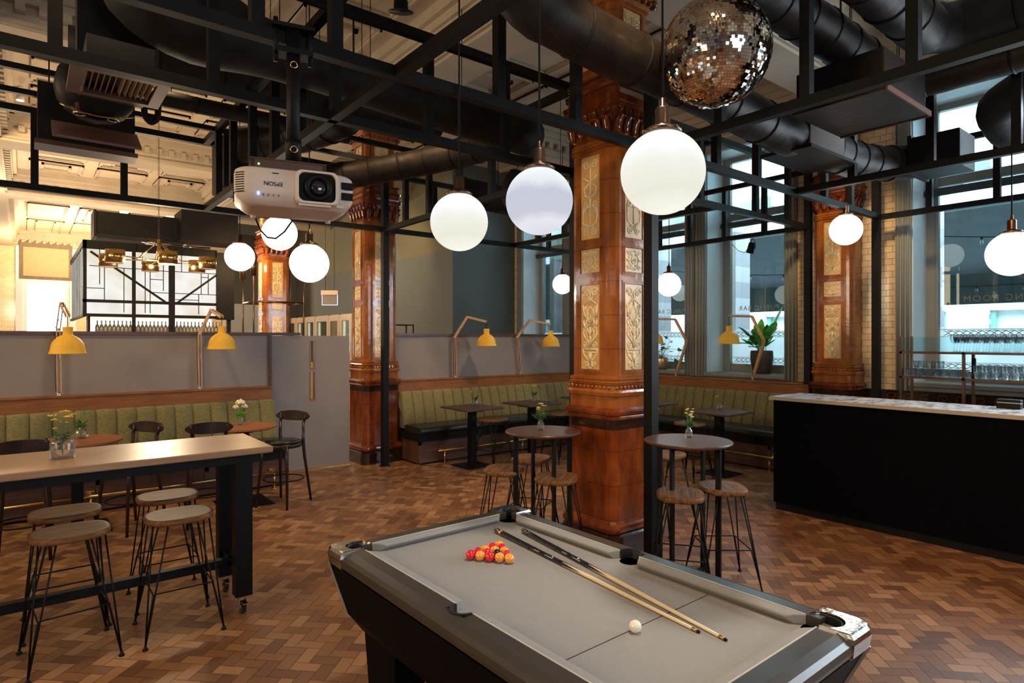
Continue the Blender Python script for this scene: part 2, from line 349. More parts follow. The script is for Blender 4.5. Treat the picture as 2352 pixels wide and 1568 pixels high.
def dup(root,loc,rz,label=None,group=None,cat=None,scale=None):
    r=root.copy(); COL.objects.link(r); r.location=loc; r.rotation_euler=(0,0,rz)
    if scale: r.scale=(scale,)*3
    if label: r['label']=label
    if group: r['group']=group
    if cat: r['category']=cat
    for ch in [c for c in KIDS(root)]:
        c=ch.copy(); COL.objects.link(c); c.parent=r
        for g in KIDS(ch):
            d=g.copy(); COL.objects.link(d); d.parent=c
    return r
def KIDS(o): return [c for c in bpy.data.objects if c.parent==o]
def text(name,c,mat):
    o=bpy.data.objects.new('tmp_text',c); COL.objects.link(o); dg=bpy.context.evaluated_depsgraph_get(); dg.update()
    me=bpy.data.meshes.new_from_object(o.evaluated_get(dg)); bpy.data.objects.remove(o); me.name=name; me.materials.clear(); me.materials.append(mat)
    q=bpy.data.objects.new(name,me); COL.objects.link(q); return q
ORD=['first','second','third','fourth','fifth','sixth','seventh','eighth','ninth','tenth','eleventh','twelfth','thirteenth','fourteenth','fifteenth','sixteenth','seventeenth','eighteenth','nineteenth','twentieth']
ORD+=['twenty-'+q for q in ORD[:9]]+['thirtieth','thirty-first','thirty-second','thirty-third','thirty-fourth']
# ================================================================ STRUCTURE
XW=9.4           # inner face of the window wall
struct('floor',MB().box(-5.6,XW+.6,-6,29.6,-.1,0),M_floor)
# ceiling: slab, downstand beams with cornices, ribs
ZC=5.95; ZB=5.36
struct('ceiling',MB().box(-5.6,XW+.6,-6,29.6,ZC,ZC+.1),M_ceil)
BX=[-.65,4.37]; BY=[-1.05,4.0,9.05,14.1,19.15]
m=MB()
for x in BX: m.box(x-.30,x+.30,-6,29.4,ZB,ZC)
struct('trim_1',m,M_ceil)
m=MB()
for y in BY: m.box(-5.6,XW,y-.30,y+.30,ZB-.001,ZC)
struct('trim_2',m,M_ceil)
# cornice of stepped mouldings + dentils around each bay
def cornice(x0,x1,y0,y1,m,d):
    for k,(o,za,zb) in enumerate([(.22,5.80,ZC),(.15,5.70,5.80),(.10,5.62,5.70),(.045,5.40,5.44)]):
        m.box(x0,x1,y0,y0+o,za,zb); m.box(x0,x1,y1-o,y1,za,zb); m.box(x0,x0+o,y0,y1,za,zb); m.box(x1-o,x1,y0,y1,za,zb)
    p=.21
    nx=int((x1-x0)/p); ny=int((y1-y0)/p)
    for i in range(nx):
        x=x0+(i+.5)*(x1-x0)/nx
        d.box(x-.045,x+.045,y0,y0+.13,5.52,5.62); d.box(x-.045,x+.045,y1-.13,y1,5.52,5.62)
    for i in range(ny):
        y=y0+(i+.5)*(y1-y0)/ny
        d.box(x0,x0+.13,y-.045,y+.045,5.52,5.62); d.box(x1-.13,x1,y-.045,y+.045,5.52,5.62)
xs=[-5.6,-.95,-.35,4.07,4.67,XW]; ysb=[(-.75,3.7),(4.3,8.75),(9.35,13.8),(14.4,18.85),(19.45,29.4)]
mc=MB(); md=MB(); mr=MB()
for x0,x1 in ((-.35,4.07),(4.67,XW)):
    for y0,y1 in ysb:
        cornice(x0,x1,y0,y1,mc,md)
        # applied rectangular ribs on the flat
        w=(x1-x0)/3; 
        for i in range(3):
            a=x0+.30+i*(x1-x0-.6)/3; b=x0+.30+(i+1)*(x1-x0-.6)/3
            for j in range(3):
                c=y0+.30+j*(y1-y0-.6)/3; d=y0+.30+(j+1)*(y1-y0-.6)/3
                g=.13
                for t,zz in ((.07,.03),(.03,.05)):
                    q=(a+g,b-g,c+g,d-g)
                    mr.box(q[0],q[1],q[2],q[2]+t,ZC-zz,ZC); mr.box(q[0],q[1],q[3]-t,q[3],ZC-zz,ZC)
                    mr.box(q[0],q[0]+t,q[2],q[3],ZC-zz,ZC); mr.box(q[1]-t,q[1],q[2],q[3],ZC-zz,ZC)
                if (i+j)%2==0:
                    e=.36; q=(a+e,b-e,c+e,d-e)
                    mr.box(q[0],q[1],q[2],q[2]+.05,ZC-.05,ZC); mr.box(q[0],q[1],q[3]-.05,q[3],ZC-.05,ZC)
                    mr.box(q[0],q[0]+.05,q[2],q[3],ZC-.05,ZC); mr.box(q[1]-.05,q[1],q[2],q[3],ZC-.05,ZC)
struct('trim_3',mc,M_moul); struct('trim_4',md,M_moul); struct('trim_5',mr,M_moul)

# window wall (thick), windows A..E
WINS=[(4.92,6.35),(6.78,8.21),(10.0,11.42),(1.73,3.16),(-.13,1.30),(-2.9,-1.4),(-5,-3.6)]
WT=.62; ZS=1.34; ZT=5.15
ws=sorted(WINS); m=MB(); y=-6
for a,b in ws:
    m.box(XW,XW+WT,y,a,0,ZC); m.box(XW,XW+WT,a,b,0,ZS-.06); m.box(XW,XW+WT,a,b,ZT,ZC); y=b
m.box(XW,XW+WT,y,11.75,0,ZC)
struct('wall_right',m,M_cream)
# brown glazed dado with dark patterned band
m=MB(); m.box(XW-.02,XW,-6,4.9,0,1.02)
struct('baseboard_right',m,M_dado)
m=MB(); m.box(XW-.028,XW,-6,4.9,1.02,1.22)
struct('trim_6',m,M_glzk)
m=MB()
y=4.85
while y>-2:      # key pattern in relief on the dark band
    for a,b,c,d in ((0,.16,.0,.012),(0,.012,.0,.12),(0,.10,.11,.122),(.09,.102,.05,.122),(.05,.102,.05,.062)):
        m.box(XW-.034,XW-.026,y-b,y-a,1.06+c,1.06+d)
    y-=.2
struct('trim_7',m,M_dado)
for i,(a,b) in enumerate(WINS[:6]):
    w=thing('window_%d'%(i+1),None,None,(0,0,0),kind='structure')
    m=MB()   # fluted architrave on the inner face
    for (p,q) in ((a-.19,a),(b,b+.19)):
        m.box(XW-.05,XW,p,q,ZS-.12,ZT+.19)
        for k in range(3): m.tube([(XW-.05,p+.035+k*.06,ZS-.12),(XW-.05,p+.035+k*.06,ZT+.19)],.018,8)
    m.box(XW-.05,XW,a-.19,b+.19,ZT,ZT+.19)
    obj('architrave',m,M_grey,w)
    m=MB().box(XW,XW+WT-.1,a,a+.012,ZS,ZT).box(XW,XW+WT-.1,b-.012,b,ZS,ZT).box(XW,XW+WT-.1,a,b,ZT-.012,ZT)
    obj('reveal_lining',m,M_greyl,w)
    m=MB().box(XW-.08,XW+WT-.08,a-.02,b+.02,ZS-.06,ZS).box(XW-.03,XW,a,b,ZS-.12,ZS-.06)
    obj('window_sill',m,M_grey,w,bevel=.008)
    X=XW+WT-.14
    m=MB()
    for p,q in ((a,a+.13),(b-.13,b)):
        m.box(X,X+.12,p,q,ZS,ZT)
    for p,q in ((a+.13,a+.165),(b-.165,b-.13)): m.box(X-.02,X+.06,p,q,ZS,ZT)
    for z0,z1 in ((ZS,ZS+.10),(ZS+.10,ZS+.14),(4.02,4.14),(ZT-.1,ZT)): m.box(X+(.0 if z1-z0>.05 else .02),X+.1,a+.13,b-.13,z0,z1)
    obj('sash_frame',m,M_grey,w,bevel=.006)
    G=X+.05
    obj('pane',MB().box(G,G+.006,a+.165,b-.165,2.06,4.02).box(G,G+.006,a+.165,b-.165,4.14,ZT-.1),M_pane,w)
    obj('frosted_pane',MB().box(G,G+.006,a+.165,b-.165,ZS+.14,2.0595),M_frost,w,label='frosted lower glass')
    m=MB()      # interlaced knot borders etched on the glass
    for zc in (1.55,2.0):
        n=int((b-a-.34)/.085); 
        for k in range(n):
            y0=a+.18+k*.085
            for s1 in (1,-1):
                pts=[(G-.004,y0+.0+.105*t,zc+s1*.030*math.cos(PI*t)) for t in (0,.25,.5,.75,1)]
                m.tube(pts,.0042,4,smooth=False)
            m.tube([(G-.004,y0+.02,zc+.031),(G-.004,y0+.065,zc+.031)],.0042,4); m.tube([(G-.004,y0+.02,zc-.031),(G-.004,y0+.065,zc-.031)],.0042,4)
        for dz in (-.048,.048): m.box(G-.006,G-.002,a+.17,b-.17,zc+dz-.003,zc+dz+.003)
    obj('etched_border',m,M_outd,w,label='dark interlaced knot border on the glass')
    m=MB()      # sash lifts
    for yy in (a+.45,b-.45): m.box(X-.05,X,yy-.03,yy+.03,ZS+.12,ZS+.145)
    obj('sash_lift',m,M_grey,w)
    obj('roller_blind_box',MB().tube([(X-.06,a+.03,3.93),(X-.06,b-.03,3.93)],.055,12),M_slate,w) if i!=4 else None
    txt='PUBLIC BAR' if i in (0,1) else 'DINING ROOM'
    c=bpy.data.curves.new('lettering','FONT'); c.body=txt; c.size=.115; c.extrude=.002; c.align_x='CENTER'; c.space_character=1.25
    t=text('lettering',c,M_gold); t.parent=w
    t.location=(G+.010,(a+b)/2+(-.18 if i==3 else .05),2.42); t.rotation_euler=(PI/2,0,PI/2)   # faces the street
    t['label']='gilt lettering reading from the street'
# back walls of the dining side
struct('wall_back',MB().box(7.6,XW+WT,11.75,11.95,0,ZC).box(7.6,7.8,11.95,29.4,0,3.95).box(5.4,7.6,22,22.1,0,ZC),M_wallg)
struct('trim_10',MB().box(5.4,7.0,21.96,22,0,3.1),M_greyl)
struct('wall_far',MB().box(7.6,7.8,11.95,29.4,3.95,ZC),M_wallg2)
m=MB()
FA=(-.05,1.38); YE=29.4
m.box(-5.6,FA[0],YE,YE+.3,0,ZC).box(FA[1],7.8,YE,YE+.3,0,ZC).box(FA[0],FA[1],YE,YE+.3,0,1.2).box(FA[0],FA[1],YE,YE+.3,5.3,ZC)
struct('wall_end',m,M_creamx)
struct('wall_left',MB().box(-5.7,-5.6,-6,29.4,0,ZC),M_part)
struct('wall_front',MB().box(-5.6,XW+.6,-6.1,-6,0,ZC),M_part)
w=thing('window_7',None,None,(0,0,0),kind='structure')
obj('window_frame',MB().box(FA[0],FA[0]+.13,YE,YE+.13,1.2,5.3).box(FA[1]-.13,FA[1],YE,YE+.13,1.2,5.3).box(FA[0]+.13,FA[1]-.13,YE,YE+.13,4.0,4.2).box(FA[0]-.2,FA[0],YE-.06,YE,1.1,5.4).box(FA[1],FA[1]+.2,YE-.06,YE,1.1,5.4),M_greyl,w)
obj('pane',MB().box(FA[0]+.13,FA[1]-.13,YE+.06,YE+.07,1.2,4.0),M_pane,w)
b=thing('roman_blind','beige roman blind with brown border on the far left window','blind',((FA[0]+FA[1])/2,YE-.10,4.16))
bw=.80
obj('blind_cloth',MB().box(-bw+.11,bw-.11,-.012,0,.12,1.2),M_blind,b)
m=MB().box(-bw,-bw+.11,-.01,.002,0,1.38).box(bw-.11,bw,-.01,.002,0,1.38).box(-bw+.11,bw-.11,-.01,.002,0,.12).box(-bw+.11,bw-.11,-.01,.002,1.2,1.38)
obj('blind_border',m,M_blindb,b)

# added unseen window frames round the area fills; the walls behind stay solid
for nm,ax,c0,cc in (('window_8','y',-5.97,1.5),('window_9','x',-5.58,2.5),('window_10','x',-5.58,8.0)):
    w=thing(nm,None,None,(0,0,0),kind='structure'); hw=1.75; z0,z1=1.6,4.8
    def bx(m,a,b,za,zb,t=.06,off=0):
        return m.box(cc+a,cc+b,c0+off,c0+off+t,za,zb) if ax=='y' else m.box(c0+off,c0+off+t,cc+a,cc+b,za,zb)
    m=MB()
    for a,b,za,zb in ((-hw-.15,-hw,z0-.15,z1+.15),(hw,hw+.15,z0-.15,z1+.15),(-hw,hw,z0-.15,z0),(-hw,hw,z1,z1+.15),(-hw,hw,3.3,3.38),(-.62,-.54,z0,z1),(.54,.62,z0,z1)): bx(m,a,b,za,zb)
    obj('window_frame',m,M_grey,w); m=MB(); bx(m,-hw,hw,z0,z1,.01); obj('pane',m,M_frost,w)
# ---------------------------------------------------------------- partition with rails (y = 8.95)
YP=8.95
struct('wall_partition',MB().box(-5.6,2.72,YP,YP+.12,0,1.97).box(4.62,XW,YP,YP+.12,0,1.97),M_part)
struct('trim_8',MB().box(-5.6,3.15,YP-.03,YP+.15,1.97,2.01).box(4.62,XW,YP-.03,YP+.15,1.97,2.01).box(2.70,2.74,YP-.035,YP+.12,0,1.98),M_dkwood)
d=thing('partition_door','flush mauve grey door leaf with slim slot windows by the tiled column','door',(3.36,YP-.0,0))
m=MB()
for x0,x1 in ((-.62,-.065),(.015,.55)): m.box(x0,x1,0,.05,.02,1.965)
m.box(-.065,.015,0,.05,.02,1.02).box(-.065,.015,0,.05,1.44,1.48).box(-.065,.015,0,.05,1.90,1.965)
obj('door_leaf',m,M_part,d)
for z0,z1,l in ((1.02,1.44,'lower'),(1.48,1.90,'upper')):
    obj('slot_frame',MB().box(-.065,-.053,-.012,.05,z0,z1).box(.003,.015,-.012,.05,z0,z1).box(-.053,.003,-.012,.05,z0,z0+.012).box(-.053,.003,-.012,.05,z1-.012,z1),M_redwood,d,label='thin red wood frame of the %s slot'%l)
    obj('slot_glass',MB().box(-.053,.003,.02,.026,z0+.012,z1-.012),M_pane,d)
obj('threshold_strip',MB().box(-.62,.55,-.02,0,0,.016),M_brass,d,label='bright metal threshold strip')

# ================================================================ EXTERIOR (street side)
struct('floor_street',MB().box(10.05,30,-14,30,-.3,-.2),M_outp)
o=thing('street_arcade','white rendered arcade building with green window frames across the street','building',(18.5,5,0))
m=MB().box(0,.5,-16,20,2.62,9)
for k in range(-4,6): m.box(0,.5,k*2.9-.45,k*2.9+.45,-.2,2.62)
m.box(0,.5,-16,20,-.2,.9)
obj('facade',m,M_outb,o)
obj('upper_storey',MB().box(-.15,0,-16,20,3.0,9),M_out,o,label='bright white rendered upper storey')
m=MB()
for k in range(-4,6):
    y=k*2.9
    for yy in (y+.45,y+1.4,y+2.35): m.box(.1,.25,yy,yy+.12,.9,2.62)
    m.box(.08,.25,y+.45,y+2.45,1.68,1.82)
obj('shopfront_frame',m,M_outg,o,label='green painted shopfront frames')
obj('display_curtain',MB().box(.3,.34,-14,20,.9,2.62),M_out,o,label='pale curtain behind the shopfront')
a=thing('street_awning','large dark slate awning over the terrace outside the windows','awning',(11.6,5,0))
m=MB(); m.add([(0,-16,3.95),(0,20,3.95),(3.4,20,3.22),(3.4,-16,3.22),(0,-16,4.03),(0,20,4.03),(3.4,20,3.30),(3.4,-16,3.30)],[(0,1,2,3),(7,6,5,4),(0,4,5,1),(1,5,6,2),(2,6,7,3),(3,7,4,0)])
obj('awning_cloth',m,M_slate,a)
obj('awning_valance',MB().box(3.36,3.42,-16,20,2.62,3.26),M_teal,a,label='dark teal hanging valance')
# stone piers of this building seen beside each pane
for i,(y,l) in enumerate(((6.50,'between the two public bar windows, nearer the counter'),(8.36,'beyond the window with the golden pot'),(11.6,'outside the farthest dining room window'),(3.28,'outside the large window behind the glass rack'))):
    p=thing('stone_pier','pinkish stone pier '+l,'pier',(10.55,y,0),group='stone piers outside the windows')
    obj('shaft',MB().box(0,.5,.0,.16,-.2,3.95),M_outp,p)
    obj('arch_spring',MB().loft([[(0,y0,z),(.5,y0,z),(.5,.16,z),(0,.16,z)] for y0,z in ((0,3.95),(-.03,4.05),(-.09,4.15),(-.20,4.23),(-.38,4.29),(-.7,4.33),(-.7,4.5))]),M_out,p)
# dark brown tile kiosk seen at far right
k=thing('street_kiosk','brown tiled kiosk wall outside beyond the dining room lettering','kiosk',(14.2,.9,0))
obj('body',MB().box(0,1.5,-3,1.35,-.2,2.62),M_outd,k); obj('fascia',MB().box(-.04,0,-3,1.35,2.2,2.35),M_teal,k)
# festoon lights
def festoon(lab,pts,nb,name='festoon_light_string'):
    f=thing(name,lab,'string lights',pts[0]); P=[Vector(p)-Vector(pts[0]) for p in pts]
    cur=[]; 
    for t in range(25):
        u=t/24; q=P[0].lerp(P[-1],u); q.z-=.45*4*u*(1-u)*.4; cur.append(q)
    obj('cable',MB().tube(cur,.008,6),M_black,f)
    for i in range(nb):
        q=cur[int((i+.5)*24/nb)]
        b=obj('bulb',MB().lathe([(0,-.13),(.022,-.12),(.03,-.095),(.02,-.06),(.014,-.04)],10,q),M_ware,f)
        obj('socket',MB().lathe([(.014,-.045),(.016,-.04),(.016,0),(.008,.005)],8,q),M_black,b)
festoon('festoon bulbs on cable under the awning outside the lily window',[(12.2,9.5,3.6),(13.4,4.0,3.35)],9)
festoon('festoon bulbs on cable outside the window behind the glass rack',[(12.0,4.0,3.7),(12.8,-1.5,3.5)],8)
festoon('festoon bulbs on cable along the far edge of the awning',[(14.9,8.0,3.15),(14.9,-1.0,3.15)],12)

# ================================================================ COLUMNS
def sect(a,c):   # square with notched (re-entrant) corner strips
    q=[(a-c,-a),(a-c*.55,-a+c*.12),(a-c*.12,-a+c*.55),(a,-a+c)]
    pts=[]
    for k in range(4):
        ca,sa=math.cos(k*PI/2),math.sin(k*PI/2)
        pts+=[(x*ca-y*sa,x*sa+y*ca) for x,y in q]
    return pts
def colshaft(prof,c=.085):
    m=MB(); m.loft([[(x,y,z) for x,y in sect(a,c)] for a,z in prof]); return m
def spiral(cx,cz,r,turn=1.6,sgn=1,a0=0):
    return [(cx+sgn*r*(1-t/14*.8)*math.cos(a0+turn*2*PI*t/14),cz+r*(1-t/14*.8)*math.sin(a0+turn*2*PI*t/14)) for t in range(15)]
def ornament(w,h,kind):
    """relief ornament in the (x,z) plane, centred on x=0, from z=0 to h"""
    m=MB(); P=[]
    def sym(pts,r=.0065):
        P.append((pts,r)); P.append(([(-x,z) for x,z in pts],r))
    W=w/2
    if kind=='long':
        # vase
        sym(spiral(.045,.035,.026,1.3),.006)
        m2=[(.02,.0),(.025,.03),(.018,.06),(.03,.08),(.06,.10),(.085,.13),(.09,.16),(.094,.175)]
        sym([(x*W/.11,z) for x,z in m2],.009); P.append(([(-W*.86,.175),(W*.86,.175)],.010)); P.append(([(-W*.7,.145),(W*.7,.145)],.006)); P.append(([(-.02,.0),(.02,.0)],.008)); P.append(([(0,.06),(0,.14)],.018))
        P.append(([(0,.175),(0,h*.50)],.011))
        for z0,rr in ((.22,.032),(.36,.030)): sym(spiral(W*.55,z0,rr,1.4,1,PI),.007)
        for k in range(3):
            z0=.24+k*.10
            sym([(0,z0-.04),(W*.35,z0+.02),(W*.72,z0+.06),(W*.8,z0+.10)],.010)
            sym([(W*.35,z0+.02),(W*.45,z0+.08),(W*.40,z0+.11)],.009)
        z0=h*.52
        sym([(0,z0),(W*.6,z0+.015),(W*.8,z0+.05),(W*.5,z0+.07),(W*.12,z0+.03),(0,z0+.10)],.007)
        sym([(0,z0+.02),(W*.32,z0+.09),(W*.25,z0+.15),(0,z0+.18)],.007)
        sym([(W*.75,z0+.08),(W*.7,z0+.13),(W*.85,z0+.19)],.012); sym([(W*.7,z0+.13),(W*.5,z0+.18)],.010)
        sym([(W*.75,z0+.19),(W*.1,z0+.24),(W*.5,z0+.30),(W*.85,z0+.34)],.008)
        sym(spiral(W*.52,h-.06,.045,1.5,1,0),.008)
        sym([(W*.52,h-.015),(W*.1,h-.05),(0,h-.14)],.007)
        P.append(([(0,z0+.18),(0,h-.04)],.009))
    elif kind=='small':
        c=h/2
        P.append(([(.03*math.cos(t*PI/6),c+.03*math.sin(t*PI/6)) for t in range(13)],.008)); P.append(([(.001,c-.008),(.001,c+.008)],.014))
        P.append(([(W*.62*math.cos(t*PI/6),c+W*.62*math.sin(t*PI/6)*1.05) for t in range(13)],.007))
        for sz in (1,-1):
            sym(spiral(W*.66,c+sz*h*.34,.022,1.3,1,0),.007); sym([(W*.2,c+sz*h*.22),(W*.45,c+sz*h*.38),(0,c+sz*h*.44)],.008)
        sym([(W*.55,c),(W*.9,c)],.011)
    else:
        sym(spiral(W*.5,.06,.042,1.5,1,PI/2),.008); sym([(0,.10),(W*.8,.14),(W*.85,.24),(W*.3,.30),(0,.27)],.009)
        sym(spiral(W*.5,h*.42,.036,1.4,1,PI),.007); sym([(0,h*.5),(W*.6,h*.54),(W*.75,h*.62),(W*.2,h*.68)],.009)
        P.append(([(0,.06),(0,h-.05)],.009)); sym([(W*.15,h*.7),(W*.8,h*.76)],.010); sym(spiral(W*.52,h-.07,.042,1.5,1,0),.008)
        sym([(W*.75,h*.3),(W*.82,h*.4)],.012)
    for pts,r in P: m.tube([(x,0,z) for x,z in pts],r,5)
    m.v=[(x,y*.7,z) for x,y,z in m.v]
    return m
ORN={}
PANELS=[('long',1.64,2.415),('small',2.53,2.745),('top',2.84,3.60),('tiny',4.42,4.92)]
def build_column(name,label,loc,faces=(0,1,2,3),hcap=ZB,scale=1,ceil_top=True):
    t=thing(name,label,'column',loc)
    a=.275
    obj('plinth',colshaft([(.35,0),(.35,.17),(.325,.19),(.33,.215),(.345,.24),(.33,.265),(.31,.29)]),M_glzk,t,label='nearly black glazed plinth')
    obj('pedestal_moulding',colshaft([(.335,.195),(.345,.21),(.352,.235),(.345,.26),(.325,.275),(.315,.30)]),M_glzd,t)
    obj('pedestal',colshaft([(.305,.29),(.305,1.11)]),M_glzd,t,label='dark brown glazed lower pedestal')
    obj('dark_band',colshaft([(.307,1.11),(.307,1.19)]),M_glzk,t,label='black glazed band')
    obj('pedestal_cap',colshaft([(.315,1.19),(.33,1.20),(.335,1.215),(.325,1.23),(.34,1.245),(.345,1.27),(.335,1.285),(.30,1.30)]),M_glzd,t)
    obj('base_moulding',colshaft([(.30,1.30),(.30,1.40),(.318,1.41),(.325,1.44),(.315,1.46),(.295,1.47),(.29,1.50),(.305,1.51),(.308,1.525),(.295,1.54),(.302,1.555),(.302,1.57),(a,1.585)]),M_glz,t)
    m=MB()      # bead row
    for k in range(4):
        for i in range(11):
            q=Vector((-.25+i*.05,-.300,1.485)); q.rotate(Matrix.Rotation(k*PI/2,3,'Z')); m.sphere(q,.016,8,5)
    obj('bead_row',m,M_glz,t)
    obj('shaft',colshaft([(a,1.585),(a,3.70)]),M_glz,t)
    obj('neck_rings',colshaft([(a,3.64),(.292,3.65),(.292,3.665),(.28,3.672),(.292,3.68),(.292,3.695),(.28,3.702),(.29,3.71),(.29,3.725),(a,3.74)]),M_glz,t)
    obj('capital',colshaft([(a,3.74),(.28,3.80),(.285,3.92),(.31,3.99),(.325,4.0),(.33,4.03),(.34,4.04),(.345,4.07),(.35,4.09),(.315,4.10),(.315,4.16),(.33,4.17),(.335,4.20),(.30,4.21),(.30,4.27),(.32,4.28),(.32,4.30),(.27,4.32)]),M_glzd,t)
    m=MB()      # acanthus leaves + volutes
    for k in range(4):
        rot=Matrix.Rotation(k*PI/2,4,'Z'); n=MB()
        for i in range(5):
            x=-.22+i*.11
            n.loft([[(x-wd,-.283-d,z),(x,-.290-d,z),(x+wd,-.283-d,z),(x,-.27,z)] for wd,d,z in ((.028,.0,3.77),(.045,.012,3.82),(.045,.025,3.87),(.034,.05,3.91),(.012,.062,3.90))],smooth=True)
            n.tube([(x+.055,-.286,3.86),(x+.055,-.297,3.94)],.008,5)
            n.tube([(x,-.31,3.93),(x,-.335,3.965),(x,-.345,3.985)],[.014,.012,.008],5)
        for sx in (-1,1):
            n.tube([(sx*(.235+p),-.305,3.975+q) for p,q in spiral(0,0,.036,1.7,1,PI/2)],.010,5)
        m.merge(n,rot)
    obj('acanthus_leaves',m,M_glzd,t)
    a2=.255
    obj('upper_shaft',colshaft([(a2,4.31),(a2,4.95),(.28,4.97),(.285,5.03),(.31,5.08),(.33,5.09),(.33,5.16),(.30,5.18),(.32,5.21),(.34,5.22),(.34,5.30),(.36,5.31),(.36,hcap)]),M_glz,t)
    m=MB()
    for k in range(4):
        n=MB()
        for i in range(6): 
            x=-.2+i*.08; n.sphere((x,-.30,5.04),.026,8,5)
        for sx in (-1,1): n.sphere((sx*.27,-.29,5.06),.04,8,6)
        m.merge(n,Matrix.Rotation(k*PI/2,4,'Z'))
    obj('upper_leaves',m,M_glzd,t)
    for k in faces:
        rot=Matrix.Rotation(k*PI/2,4,'Z')
        for kd,z0,z1 in PANELS:
            ay=a if z0<4 else a2; w=.235
            f=MB()
            for (d,e,o) in ((.0,.018,.010),(.018,.030,.0)):
                W=w/2+.035-d; Z0=z0-.035+d; Z1=z1+.035-d; th=e-d; yo=-ay-.012+o*.6
                f.box(-W,-W+th,yo,-ay+.005,Z0,Z1).box(W-th,W,yo,-ay+.005,Z0,Z1).box(-W+th,W-th,yo,-ay+.005,Z0,Z0+th).box(-W+th,W-th,yo,-ay+.005,Z1-th,Z1)
            fo=obj('panel_moulding',MB().merge(f,rot),M_glz,t)
            obj('panel_ground',MB().merge(MB().box(-w/2,w/2,-ay-.003,-ay+.01,z0,z1),rot),M_pan,fo,label='amber panel ground')
            key=(kd,k)
            if key not in ORN:
                o=ornament(w-.02,z1-z0-.02,kd if kd!='tiny' else 'top' )
                ORN[key]=MB().merge(o,rot@Matrix.Translation((0,-ay-.004,z0+.01))).mesh('relief_ornament')
            obj('relief_ornament',ORN[key],M_relief,fo,label='cream relief scrollwork')
    return t
build_column('tiled_column','near amber glazed column with cream relief panels, between the two round bar tables',(4.37,4.0,0),(0,3))
build_column('tiled_column','amber glazed column at the end of the grey door and banquette',(4.37,9.05,0),(0,3))
build_column('tiled_column','amber glazed column beyond the partition, ringed by a pipe frame',(4.37,14.1,0),(0,3))
build_column('tiled_column','glazed column at the far left edge, only its capital showing',(-.93,19.15,0),(0,))
# engaged pilaster on the window wall: same build, half sunk in the wall
build_column('tiled_pilaster','amber glazed pilaster on the brick window wall behind the counter',(XW-.03,4.07,0),(3,))
# ================================================================ STEEL CAGE
Z0,Z1=3.57,4.40; TW=.07
def truss(name,label,axis,c,a,b,ups,top=True,bot=True,group='black steel box frames overhead'):
    t=thing(name,label,'steel frame',(c,0,0) if axis=='y' else (0,c,0),group=group)
    def p(u,z): return (0,u,z) if axis=='y' else (u,0,z)
    if bot: obj('bottom_chord',MB().bar(p(a,Z0),p(b,Z0),TW),M_stl,t)
    if top: obj('top_chord',MB().bar(p(a,Z1),p(b,Z1),TW),M_stl,t)
    for u in ups:
        u2=p(u,0); obj('upright',MB().box(u2[0]-TW/2,u2[0]+TW/2,u2[1]-TW/2,u2[1]+TW/2,Z0+TW/2,Z1-TW/2),M_stl,t)
    return t
truss('steel_truss','long steel frame crossing in front of the near column, carrying the projector pole','x',3.45,-1.2,9.13,[-.7,.14,.98,1.42,2.62,3.37,5.26,6.0,7.5,8.2])
truss('steel_truss','long steel frame crossing just behind the near column','x',4.42,-1.2,9.13,[-.7,.14,.98,1.82,2.62,3.42,5.67,6.4,7.65,8.5])
truss('steel_truss','steel frame above the banquette partition','x',8.5,-1.5,9.13,[-.75,.09,.92,2.6,3.45,5.15,5.95,7.6,8.35])
truss('steel_truss','cross frame running away left of the projector','y',1.80,3.49,8.46,[5.1,5.78,6.47,7.2,7.85])
truss('steel_truss','cross frame overhead running from the projector frame toward the viewer','y',1.82,-.5,3.41,[2.4,1.5])
truss('steel_truss','cross frame between the near column and the second column','y',4.28,4.46,8.46,[5.1,5.78,6.47,7.2,7.85])
truss('steel_truss','cross frame from the near column over the disco ball toward the counter side','y',4.28,-1.5,3.41,[2.77,2.09,1.43,.78,.1,-.6])
truss('steel_truss','cross frame over the middle of the window seating','y',6.78,4.46,8.46,[5.1,5.78,6.47,7.2,7.85])
truss('steel_truss','cross frame over the black counter','y',6.78,-1.5,3.41,[2.83,2.12,1.47,.8,.1])
truss('steel_truss','cross frame along the brick wall above the window banquette','y',9.1,4.46,8.46,[5.11,5.80,6.48,7.14,7.85])
truss('steel_truss','cross frame along the window wall right of the pilaster','y',9.1,-1.5,3.41,[2.86,2.16,1.47,.8,.1])
for y,l in ((7.2,'thin black steel rail nearer than its twin, upper left'),(7.9,'thin black steel rail behind its twin, upper left')):
    tag=thing('steel_rail',l,'steel rail',(0,y,Z1)); obj('rail_tube',MB().bar((-1.2,0,0),(4.25,0,0),.055),M_stl,tag)
for x,y,zt,l in ((4.28,3.45,Z1,'black steel post at the right front corner of the near column'),(4.335,4.44,Z1,'black steel post against the left side of the near column'),
               (4.28,8.5,Z1,'black steel post in front of the second tiled column'),(9.1,4.42,Z1,'black steel post on the oak shelf left of the wall pilaster'),
               (9.1,3.49,Z1,'black steel post right of the wall pilaster')):
    zb=1.25 if y==4.42 else 0
    s=.045
    p=thing('steel_post',l,'steel post',(x,y,zb),group='black steel posts')
    obj('tube',MB().box(-s,s,-s,s,0,zt-zb-.0),M_stl,p)
    obj('foot_plate',MB().box(-.07,.07,-.055,.055,0,.012),M_stl,p)

